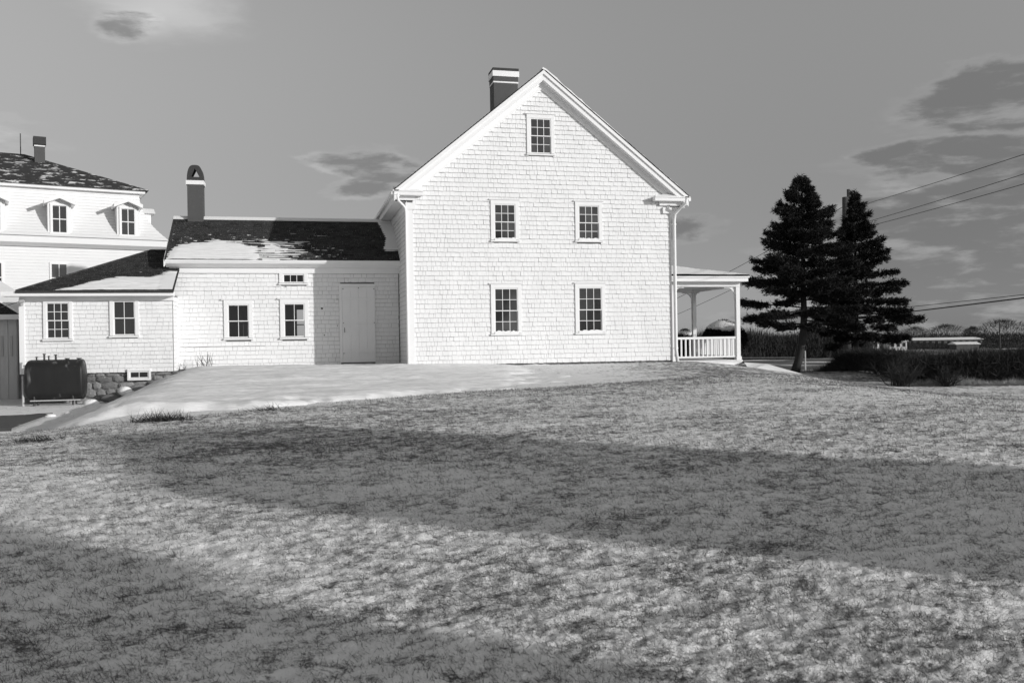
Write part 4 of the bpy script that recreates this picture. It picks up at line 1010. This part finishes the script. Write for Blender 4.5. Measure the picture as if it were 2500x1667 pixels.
# ------------------------------------------------------------------ shrubs behind the porch
def shrub(cx, cy, rx_, ry_, zc__, rz_, label, seed, snowamt):
    R_ = np.random.default_rng(seed); z0 = Hs(cx, cy); t = thing('round_shrub', label, 'shrub', (cx, cy, z0), absolute=True)
    n = 9000; d = unit(R_.normal(size=(n, 3))); d[:, 2] = np.abs(d[:, 2]) * 1.0 - (R_.random(n) < .35) * .5 * R_.random(n)
    d = unit(d); bump_ = 1 + .12 * (fbm(d[:, 0] * 4 + 5, d[:, 2] * 4 + d[:, 1] * 3, 3) - .5) * 2
    P = np.stack([cx + d[:, 0] * rx_, cy + d[:, 1] * ry_, zc__ + d[:, 2] * rz_], 1); P = (P - [cx, cy, zc__]) * (bump_ * R_.uniform(.82, 1.0, n))[:, None] + [cx, cy, zc__]
    P[:, 2] = np.maximum(P[:, 2], z0)
    v, f = blades(P, unit(d + R_.normal(size=(n, 3)) * .7), R_.uniform(.06, .13, n), R_.uniform(.04, .08, n), R_)
    npmesh('foliage', v, f, SHRUB, t, kind='stuff')
    MB().tube([(cx, cy, z0 - .1), (cx, cy, zc__)], .08, 7).build('stem', BARK, t)
    # inner dark mass
    na, nz = 18, 9; V = []; F = []
    for i in range(nz + 1):
        ph = -.9 + (pi / 2 + .9) * i / nz
        for j in range(na):
            a = 2 * pi * j / na; V.append((cx + rx_ * .86 * cos(ph) * cos(a), cy + ry_ * .86 * cos(ph) * sin(a), max(z0, zc__ + rz_ * .86 * sin(ph))))
    for i in range(nz):
        for j in range(na): F.append((i * na + j, i * na + (j + 1) % na, (i + 1) * na + (j + 1) % na, (i + 1) * na + j))
    MB().add(V, F).build('inner_branches', SHRUB, t, True)
    # snow cap
    nA, nR = 48, 16; V = []; F = []
    for i in range(nR + 1):
        th_ = (i / nR) * 1.12
        for j in range(nA):
            a = 2 * pi * j / nA; lim = .72 + .45 * float(fbm(np.array(a * 1.3 + seed), np.array(2.0), 3)); tt = min(th_, lim * snowamt)
            k2 = 1.05 + .05 * float(fbm(np.array(cos(a) * 3 * tt + 9), np.array(sin(a) * 3 * tt), 2)) - (.10 if tt < th_ - .01 else 0)
            V.append((cx + rx_ * k2 * sin(tt) * cos(a), cy + ry_ * k2 * sin(tt) * sin(a), zc__ + rz_ * k2 * cos(tt)))
    for i in range(nR):
        for j in range(nA): F.append((i * nA + j, (i + 1) * nA + j, (i + 1) * nA + (j + 1) % nA, i * nA + (j + 1) % nA))
    MB().add(V, F).build('snow_cap', SNOW, t, True)
sy = 7.5
xa = PY(1717, 810, sy)[0]; xb = PY(1818, 810, sy)[0]; zt = PY(1760, 784, sy)[1]
shrub((xa + xb) / 2, sy, (xb - xa) / 2, 1.0, zt - .95, .93, 'large round evergreen shrub with a thick snow cap behind the porch rail', 4, 1.0)
xa = PY(1650, 815, sy)[0]; xb = PY(1696, 815, sy)[0]; zt = PY(1670, 807, sy)[1]
shrub((xa + xb) / 2, sy, (xb - xa) / 2 + .08, .7, zt - .8, .78, 'small squarish evergreen shrub thinly dusted with snow beside the porch post', 6, .75)

# ------------------------------------------------------------------ hedges
def hedge(path, w, hts, label, seed, n, light=0.0, base_pale=0):
    """twiggy hedge along a ground path (list of x,y), height per node"""
    R_ = np.random.default_rng(seed); path = np.array(path); seg = np.hypot(*np.diff(path, axis=0).T); cum = np.concatenate([[0], np.cumsum(seg)])
    c0 = path.mean(0); t = thing('hedge', label, 'hedge', (c0[0], c0[1], Hs(*c0)))
    u = R_.random(n) * cum[-1]; x = np.interp(u, cum, path[:, 0]); y = np.interp(u, cum, path[:, 1]); hh = np.interp(u, cum, hts)
    dx = np.gradient(np.interp(np.clip(u, 0, cum[-1]), cum, path[:, 0])); 
    k = np.clip(np.searchsorted(cum, u) - 1, 0, len(seg) - 1); dirv = np.diff(path, axis=0)[k] / seg[k][:, None]; nrm = np.stack([-dirv[:, 1], dirv[:, 0]], 1)
    ww = R_.uniform(-1, 1, n); x = x + nrm[:, 0] * ww * w; y = y + nrm[:, 1] * ww * w; g0 = H0(x, y)
    ztf = R_.random(n) ** .8; top = hh * (1 + .10 * (fbm(u * 1.2, u * 0 + 3, 2) - .5)) * (1 - .18 * np.abs(ww) ** 3)
    P = np.stack([x, y, g0 + ztf * top * .92], 1)
    D = unit(R_.normal(size=(n, 3)) * [.55, .55, .5] + [0, 0, .65]); lower = (ztf < .4)
    v, f = blades(P, D, R_.uniform(.15, .42, n) * (1 + .4 * lower), R_.uniform(.014, .03, n), R_); npmesh('twigs', v, f, TWIG, t, kind='stuff')
    # dense core so that it reads as a mass
    V = []; F = []; m2 = 60; uu = np.linspace(0, cum[-1], m2); px_ = np.interp(uu, cum, path[:, 0]); py_ = np.interp(uu, cum, path[:, 1]); h2 = np.interp(uu, cum, hts)
    kk = np.clip(np.searchsorted(cum, uu) - 1, 0, len(seg) - 1); dv = np.diff(path, axis=0)[kk] / seg[kk][:, None]; nv = np.stack([-dv[:, 1], dv[:, 0]], 1)
    for i in range(m2):
        gz_ = Hs(px_[i], py_[i])
        for (s_, f_) in ((-1, .12 + .2 * light), (-.75, .85), (0, .93), (.75, .85), (1, .12 + .2 * light)):
            V.append((px_[i] + nv[i, 0] * w * .72 * s_ + R_.normal() * .03, py_[i] + nv[i, 1] * w * .72 * s_ + R_.normal() * .03, gz_ + h2[i] * f_ * (1 + R_.normal() * .025)))
    for i in range(m2 - 1):
        for j in range(4): F.append((i * 5 + j, i * 5 + j + 1, (i + 1) * 5 + j + 1, (i + 1) * 5 + j))
    F += [(0, 1, 2, 3, 4), tuple((m2 - 1) * 5 + j for j in (4, 3, 2, 1, 0))]
    MB().add(V, F).build('inner_branches', TWIG, t)
    if base_pale:
        m3 = base_pale; u = R_.random(m3) * cum[-1]; k = np.clip(np.searchsorted(cum, u) - 1, 0, len(seg) - 1); dirv = np.diff(path, axis=0)[k] / seg[k][:, None]; nrm = np.stack([-dirv[:, 1], dirv[:, 0]], 1)
        x = np.interp(u, cum, path[:, 0]) - nrm[:, 0] * w * 1.0 * R_.uniform(.85, 1.25, m3); y = np.interp(u, cum, path[:, 1]) - nrm[:, 1] * w * R_.uniform(.85, 1.25, m3)
        P = np.stack([x, y, H0(x, y)], 1); D = unit(R_.normal(size=(m3, 3)) * [.7, .7, .3] + [0, 0, .8]); cl = fbm(x * 2.2, y * 2.2, 2)
        v, f = blades(P, D, R_.uniform(.08, .40, m3) * (.3 + 1.2 * cl), R_.uniform(.01, .02, m3), R_); npmesh('dry_grass', v, f, TWIGL, t, kind='stuff')
    return t
HB = lambda px, D: tuple(ground_pt(px, D)[:2])
hedge([HB(2210, 27.5), HB(2420, 27), HB(2640, 26.5), HB(3000, 26)], .7, [.85, .98, 1.0, 1.0], 'long twiggy clipped hedge in front at the right border of the lawn', 21, 60000, 1, 26000)
hedge([HB(2250, 29.5), HB(2150, 34), HB(2040, 41.5), HB(1960, 47), HB(1890, 54)], .5, [1.05, .95, .85, .75, .6], 'black shaded hedge running back behind the two spruce trunks', 22, 24000)
def bush(px, py, D, w, h, n, label, mt=TWIG, seed=1, cat='bush', name='bare_bush', th=.016):
    R_ = np.random.default_rng(seed); b_ = ground_pt(px, D); t = thing(name, label, cat, tuple(b_))
    s_ = MB()
    for i in range(n):
        a = R_.random() * 6.28; r = R_.random() ** .6; L_ = h * R_.uniform(.55, 1.05); p0 = b_ + [R_.normal() * w * .12, R_.normal() * w * .12, -.03]; lean = r * w / h
        d = unit(np.array([cos(a) * lean, sin(a) * lean, 1.0])); pts = [p0]
        for k in range(4): d = unit(d + R_.normal(size=3) * .16); pts.append(pts[-1] + d * L_ / 4)
        s_.tube([tuple(q) for q in pts], [th, th * .8, th * .6, th * .4, th * .15], 4, False)
        for k in range(5):
            j = R_.integers(1, 4); q = pts[j]; d2 = unit(d + R_.normal(size=3) * .6); s_.tube([tuple(q), tuple(q + d2 * L_ * .2), tuple(q + unit(d2 + R_.normal(size=3) * .3) * L_ * .38)], [th * .45, th * .3, th * .12], 3, False)
    s_.build('stems', mt, t, kind='stuff'); return t
bush(2195, 930, 26.4, .9, 1.0, 60, 'loose bare bush at the left end of the twiggy hedge', seed=31)
bush(2310, 930, 26.3, .8, .8, 40, 'bare spreading stems at the foot of the twiggy hedge', seed=32)
# dry stems at the wing's foot
for (px, n, h, lb, sd_) in ((449, 7, .62, 'sparse dry stems at the corner where wing and annex meet', 41), (500, 15, .75, 'clump of thin dry stems under the left wing window', 42)):
    x, _ = PY(px, 900, 1.95); t = thing('dry_plant', lb, 'plant', (x, 1.95, Hd(x, 1.95))); s_ = MB(); R_ = np.random.default_rng(sd_)
    for i in range(n):
        p0 = np.array([x + R_.normal() * .12, 1.95, Hd(x, 1.95) - .05]); d = unit(np.array([R_.normal() * .28, R_.normal() * .15, 1.])); L_ = h * R_.uniform(.5, 1.05); q = p0 + d * L_ * .5; r_ = q + unit(d + R_.normal(size=3) * .2) * L_ * .5
        s_.tube([tuple(p0), tuple(q), tuple(r_)], [.009, .007, .003], 4, False); s_.tube([tuple(q), tuple(q + unit(d + R_.normal(size=3) * .4) * L_ * .35)], [.005, .002], 3, False)
    s_.build('stems', TWIG, t, kind='stuff')
# dark sprout tufts near the lip
def tuft(px, py, h, w, n, label, seed, mt=TWIG):
    P = ground_at(px, py); P[2] = Hd(P[0], P[1]); R_ = np.random.default_rng(seed); t = thing('grass_tuft', label, 'grass tuft', tuple(P))
    q = P + R_.normal(size=(n, 3)) * [w, w * .6, 0]; D = unit(R_.normal(size=(n, 3)) * [.8, .8, .25] + [-.3, 0, .75]); v, f = blades(q, D, R_.uniform(.4, 1.1, n) * h, R_.uniform(.008, .018, n), R_)
    npmesh('leaf_blades', v, f, mt, t, kind='stuff')
tuft(402, 1028, .26, .20, 420, 'dark grass clump on the lip of the lawn beside the snow', 51); tuft(655, 1002, .22, .16, 60, 'thin upright sprigs poking through the drift edge', 52)
tuft(95, 1076, .12, .18, 160, 'low dark grass clump at the left end of the drift', 53); tuft(30, 955, .6, .4, 260, 'dry weeds in front of the grey outbuilding', 54)
# stones and snow lumps near the foundation
def lump(px, Y, z, s, label, mt, seed, name, cat):
    R_ = np.random.default_rng(seed); x = PY(px, 900, Y)[0]; V = []; F = []; n = 12; k = 6
    for i in range(k + 1):
        ph = -pi / 2 + pi * i / k
        for j in range(n):
            a = 2 * pi * j / n; r = 1 + .28 * (float(fbm(np.array(cos(a) * 1.5 + seed), np.array(sin(a) * 1.5 + ph), 2)) - .5) * 2
            V.append((x + s[0] * r * cos(ph) * cos(a), Y + s[1] * r * cos(ph) * sin(a), z + s[2] * r * sin(ph)))
    for i in range(k):
        for j in range(n): F.append((i * n + j, i * n + (j + 1) % n, (i + 1) * n + (j + 1) % n, (i + 1) * n + j))
    o = MB().add(V, F).build(name, mt, None, True); tag(o, label, cat)
lump(220, .4, Hs(PY(220, 900, .4)[0], .4) + .02, (.24, .2, .13), 'small heap of snow on the ground right of the oil tank', SNOW, 61, 'snow_heap', 'snow heap')
lump(305, .6, PY(305, 955, .6)[1], (.24, .2, .15), 'snow covered rock below the basement window', SNOW, 62, 'snow_covered_rock', 'rock')
lump(340, .7, PY(340, 948, .7)[1], (.30, .22, .12), 'dark rock partly buried in the drift beside the annex foundation', STONE, 63, 'foundation_rock', 'rock')
lump(268, .7, PY(268, 972, .7)[1], (.30, .2, .12), 'low dark rock between oil tank and drift', STONE, 64, 'foundation_rock', 'rock')
lump(385, .9, PY(385, 935, .9)[1], (.34, .2, .10), 'broad grey rock at the right end of the annex foundation', STONE, 65, 'foundation_rock', 'rock')
for i_, (px_l, Y_l, s_l) in enumerate(((120, -3.2, .16), (165, -2.6, .11), (196, -3.6, .20), (235, -2.8, .13), (60, -3.0, .12), (255, -1.2, .16))):
    xx_l = PY(px_l, 900, Y_l)[0]; lump(px_l, Y_l, Hd(xx_l, Y_l) + .01, (s_l, s_l * .8, s_l * .38), ['lumpy snow chunk on the drive ' + w_ for w_ in ('in front of the oil tank', 'just right of the tank middle', 'largest and nearest to the lawn', 'between the drift and the tank', 'farthest left before the stand pipe', 'against the foot of the rocks')][i_], SNOW, 90 + i_, 'snow_chunk', 'snow chunk')
# snow bank by the porch
bk = MB(); x0 = PY(1812, 890, py0 - .1)[0]
V = [(x0, .2, dz - .10), (x0 + .9, .2, dz - .17), (x0 + 2.2, -.1, Hs(x0 + 2.2, 0) + .0), (x0 + 3.0, -.1, Hs(x0 + 3, 0) - .1), (x0, 2.4, dz - .12), (x0 + 1.2, 2.2, dz - .20), (x0 + 2.6, 2.0, Hs(x0 + 2.6, 2.0) + .03), (x0 + 3.6, 2, Hs(x0 + 3.6, 2) - .1),
     (x0, -.15, Hs(x0, 0) - .08), (x0 + 1, -.25, Hs(x0 + 1, 0) - .08), (x0 + 2.2, -.4, Hs(x0 + 2.2, 0) - .08), (x0 + 3, -.4, Hs(x0 + 3, 0) - .12)]
bk.add(V, [(0, 1, 5, 4), (1, 2, 6, 5), (2, 3, 7, 6), (8, 9, 1, 0), (9, 10, 2, 1), (10, 11, 3, 2)]); o = bk.build('snow_bank', SNOW, None, True); o['kind'] = 'structure'

# ------------------------------------------------------------------ far country on the right
def far_base(px, D): b_ = ground_pt(px, D); return b_
def zat(px, py, D): return .8 - (py - (833.5 - (px - 1250) * .0157)) / FPX * D
def far_house(px0, px1, D, h, roofh, label, wallm, snow=True, nwin=0, name='distant_house', pytop=None):
    a = far_base(px0, D); b_ = far_base(px1, D)
    if pytop: h = zat(px0, pytop, D) - (min(a[2], b_[2]) - .2)
    w = np.linalg.norm(b_ - a); z = min(a[2], b_[2]) - .2; an = atan2(RT[1], RT[0])
    t = thing(name, label, 'house', (a[0], a[1], z), an, absolute=False); dp = max(3.5, w * .4)
    MB().box(0, w, 0, dp, 0, h).build('wall', wallm, t)
    if roofh:
        MB().prismx([(-.3, h), (dp / 2, h + roofh), (dp + .3, h), (dp + .3, h - .1), (-.3, h - .1)][::-1], -.3, w + .3).build('roof', SNOWR if snow else ROOFM, t)
    for i in range(nwin):
        x = w * (i + .5) / nwin; MB().box(x - .35, x + .35, -.06, .02, h * .45, h * .85).build('window', GLASS, t)
    return t
def zat(px, py, D): return .8 - (py - (833.5 - (px - 1250) * .0157)) / FPX * D
far_house(2220, 2398, 250, 3, .55, 'long low dark building with a snow covered roof on the far rise', FARD, True, 12, 'long_building', 830)
far_house(2335, 2390, 215, 1.5, .5, 'low snow roofed shed before the long building', FARD, True, 0, 'low_shed', 840)
far_house(2130, 2146, 200, 2.9, 1.0, 'small white far house seen between the spruce branches', FARW, True, 1, pytop=832)
far_house(2172, 2214, 215, 2.7, .9, 'low pale far house left of the long building', FARW, True, 3, pytop=833)
far_house(2018, 2043, 170, 2.0, .9, 'small pale far house behind the brush left of the pole', FARW, True, 1, pytop=846)
far_house(1984, 1994, 150, 1.2, .6, 'tiny white far shed with snow on its roof', FARW, True, 0, pytop=846)
fl = far_base(2090, 185); fr_ = far_base(2116, 185)
def bare_tree(px, D, w, h, label, seed, base_y=None):
    R_ = np.random.default_rng(seed); b_ = far_base(px, D); t = thing('bare_tree', label, 'tree', tuple(b_), group='bare trees on the far rise')
    MB().tube([tuple(b_ - [0, 0, .3]), tuple(b_ + [0, 0, h * .45])], [h * .03, h * .018], 6).build('trunk', BRUSH, t)
    n = 2600; a = R_.random(n) * 6.28; r = R_.random(n) ** .5; zt = R_.random(n); prof_ = np.sqrt(np.clip(1 - (2 * zt - .95) ** 2, 0.05, 1)) * (1 + .3 * np.sin(a * 3 + seed))
    P = np.stack([b_[0] + np.cos(a) * r * w * .5 * prof_, b_[1] + np.sin(a) * r * w * .5 * prof_, b_[2] + h * (.22 + .72 * zt)], 1)
    D_ = unit(P - (b_ + [0, 0, h * .15]) + R_.normal(size=(n, 3)) * w * .12); v, f = blades(P, D_, R_.uniform(.05, .16, n) * h, R_.uniform(.008, .016, n) * h, R_)
    npmesh('crown', v, f, BRUSH, t, kind='stuff')
bare_tree(2235, 290, 11, 6.8, 'wide bare tree behind the left end of the long building', 71)
bare_tree(2310, 300, 14, 7.6, 'broad bare tree behind the middle of the long building', 72)
bare_tree(2376, 280, 7, 6.4, 'narrow round bare tree near the right end of the long building', 73)
bare_tree(2450, 230, 14, 7.4, 'largest dark bare tree near the right border', 74)
bare_tree(2010, 190, 8, 5.5, 'bare tree behind the brush left of the utility pole', 75)
bare_tree(2555, 260, 12, 6.5, 'bare tree just beyond the right border', 76)
# far pole, fence posts
def post(px, D, h, r, label, mt, name='fence_post'):
    b_ = far_base(px, D); o = MB().tube([tuple(b_ - [0, 0, .2]), tuple(b_ + [0, 0, h])], [r, r * .8], 7).build(name, mt); tag(o, label, 'post' if 'post' in name else 'utility pole')
post(2441, 190, 6.2, .16, 'distant utility pole before the largest bare tree', POLEM, 'distant_utility_pole')
post(2031, 160, 5.4, .12, 'distant thin pole beside the small pale far house', POLEM, 'distant_utility_pole')
post(1965, 75, 1.6, .07, 'pale fence post seen between the spruce trunk and the pole', GALV)
fa, fb_ = far_base(1700, 90), far_base(1945, 84)
o = MB().tube([tuple(fa + [0, 0, .9]), tuple(fb_ + [0, 0, .9])], .05, 5).build('fence_rail', GALV); tag(o, 'thin pale rail crossing the field in front of the brush', 'rail')
# brush belt
def belt(pxa, pxb, Da, Db, depth, hmax, n, label, seed, wd=(.02, .05)):
    R_ = np.random.default_rng(seed); u = R_.random(n); Dd = Da + (Db - Da) * u + R_.random(n) * depth; px = pxa + (pxb - pxa) * u + R_.normal(size=n) * 2
    X = CAM[0] + FW[0] * Dd + RT[0] * ((px - 1250) / FPX * Dd); Y = CAM[1] + FW[1] * Dd + RT[1] * ((px - 1250) / FPX * Dd); Z = H0(X, Y)
    cl = fbm(X * .12, Y * .12, 3); hh = hmax * (.45 + .85 * cl); zf = R_.random(n) ** 1.3
    P = np.stack([X, Y, Z + zf * hh * .85], 1); D_ = unit(R_.normal(size=(n, 3)) * .35 + [0, 0, 1])
    v, f = blades(P, D_, hh * R_.uniform(.15, .45, n), R_.uniform(*wd, n) * 2.2, R_); o = npmesh('brush', v, f, BRUSH, None, kind='stuff'); o['label'] = label; o['category'] = 'brush'
belt(1640, 2130, 118, 128, 26, 3.9, 42000, 'dense grey brush thicket behind the field right of the porch', 81)
belt(2000, 2600, 225, 215, 30, 1.9, 16000, 'low scrub before the long building on the far rise', 82, (.03, .07))
belt(600, 3300, 420, 420, 60, 5.5, 30000, 'far wooded skyline behind everything', 83, (.1, .25))

# ------------------------------------------------------------------ grass on the lawn
def scatter(n, rmin, rmax, amin, amax, h, w, seed, power=1.0, clumpy=1.0):
    R_ = np.random.default_rng(seed); u = R_.random(n); r = rmin * (rmax / rmin) ** (u ** power); a = R_.uniform(amin, amax, n) + PHI
    x = r * np.sin(a); y = -30 + r * np.cos(a); keep = y < crest(x) + .35 + np.abs(R_.normal(size=n)) * .7 * (.2 + S((x + 2) / 3))
    s = snowcover(x, y); keep &= (R_.random(n) < np.clip(1.25 - s * clumpy, .10, 1)); x, y, r = x[keep], y[keep], r[keep]; n = len(x)
    P = np.stack([x, y, H(x, y) - .006], 1); gu = fbm(x * .7, y * .7, 2)
    D = unit(R_.normal(size=(n, 3)) * [.62, .62, .18] + np.array([-.35, .1, .62])); Ln = R_.uniform(.45, 1.25, n) * h * (.6 + .8 * gu); Wd = R_.uniform(.7, 1.4, n) * w * np.maximum(1, r / 8.0)
    return blades(P, D, Ln, Wd, R_)
GRA = mat('winter_grass', .10, .9, .5, 9, spec=.1); GRB = mat('straw_grass', .24, .9, .4, 9, spec=.1)
v, f = scatter(520000, 3.3, 27, -.82, .82, .056, .0034, 91, .82); gr1 = npmesh('grass', v, f, GRA, None, kind='stuff'); gr1['label'] = 'short dark winter grass standing through the snow on the lawn'; gr1['category'] = 'grass'
v, f = scatter(150000, 3.3, 27, -.82, .82, .050, .0034, 92, .85); gr2 = npmesh('dry_grass', v, f, GRB, None, kind='stuff'); gr2['label'] = 'pale dry grass blades mixed into the lawn'; gr2['category'] = 'grass'

# ------------------------------------------------------------------ unseen house and spruce added behind the camera to cast the lawn's shadow bands
sa = np.array([1.15, -1.0]); sa /= np.linalg.norm(sa); sb = np.array([-sa[1], sa[0]])
ST = SUN.z / hypot(SUN.x, SUN.y)
def shade_pt(al, ac): return sa * al + sb * ac
al0 = 44.0
nb = thing('shade_caster_house', 'narrow white gabled house added behind the viewpoint to shade the lawn', 'house', (*shade_pt(al0, -14.2), -1.0), atan2(sb[1], sb[0]) , absolute=False)
# local x runs across the sun, local y away from it
def hgt(al): return (al0 - 2.2 - al) * ST + .4
w0, w1 = -2.1, 2.4
MB().box(-w1, -w0, -2, 2, -1.0, hgt(12.8)).build('wall', CLAP, nb)
# ridge across: gable faces the sun so the shadow has a pointed end
MB().prism([(-w1 - .1, hgt(12.6)), (-w0 + .2, hgt(9.8)), (.3, hgt(7.6))][::1], -2.2, 2.2).build('roof', ROOFM, nb)
MB().box(-.45, .15, .2, .8, hgt(9), hgt(7.0)).build('chimney', CHIM, nb)
b3 = shade_pt(38.0, -20.3)  # added unseen spruce, its crown shaped for the lower shadow band
spruce(np.array([b3[0], b3[1], -1.1]), 10.8, [(0, .4), (.34, .6), (.44, 1.3), (.56, 2.1), (.8, 2.3), (1, .1)], [(0, .4), (.34, .6), (.44, 1.3), (.56, 2.1), (.8, 2.3), (1, .1)], .25, (0, 0), 'spruce added behind the viewpoint to shade the lawn', 12, clear=.30, dens=1.6)
print('objects', len(bpy.data.objects))
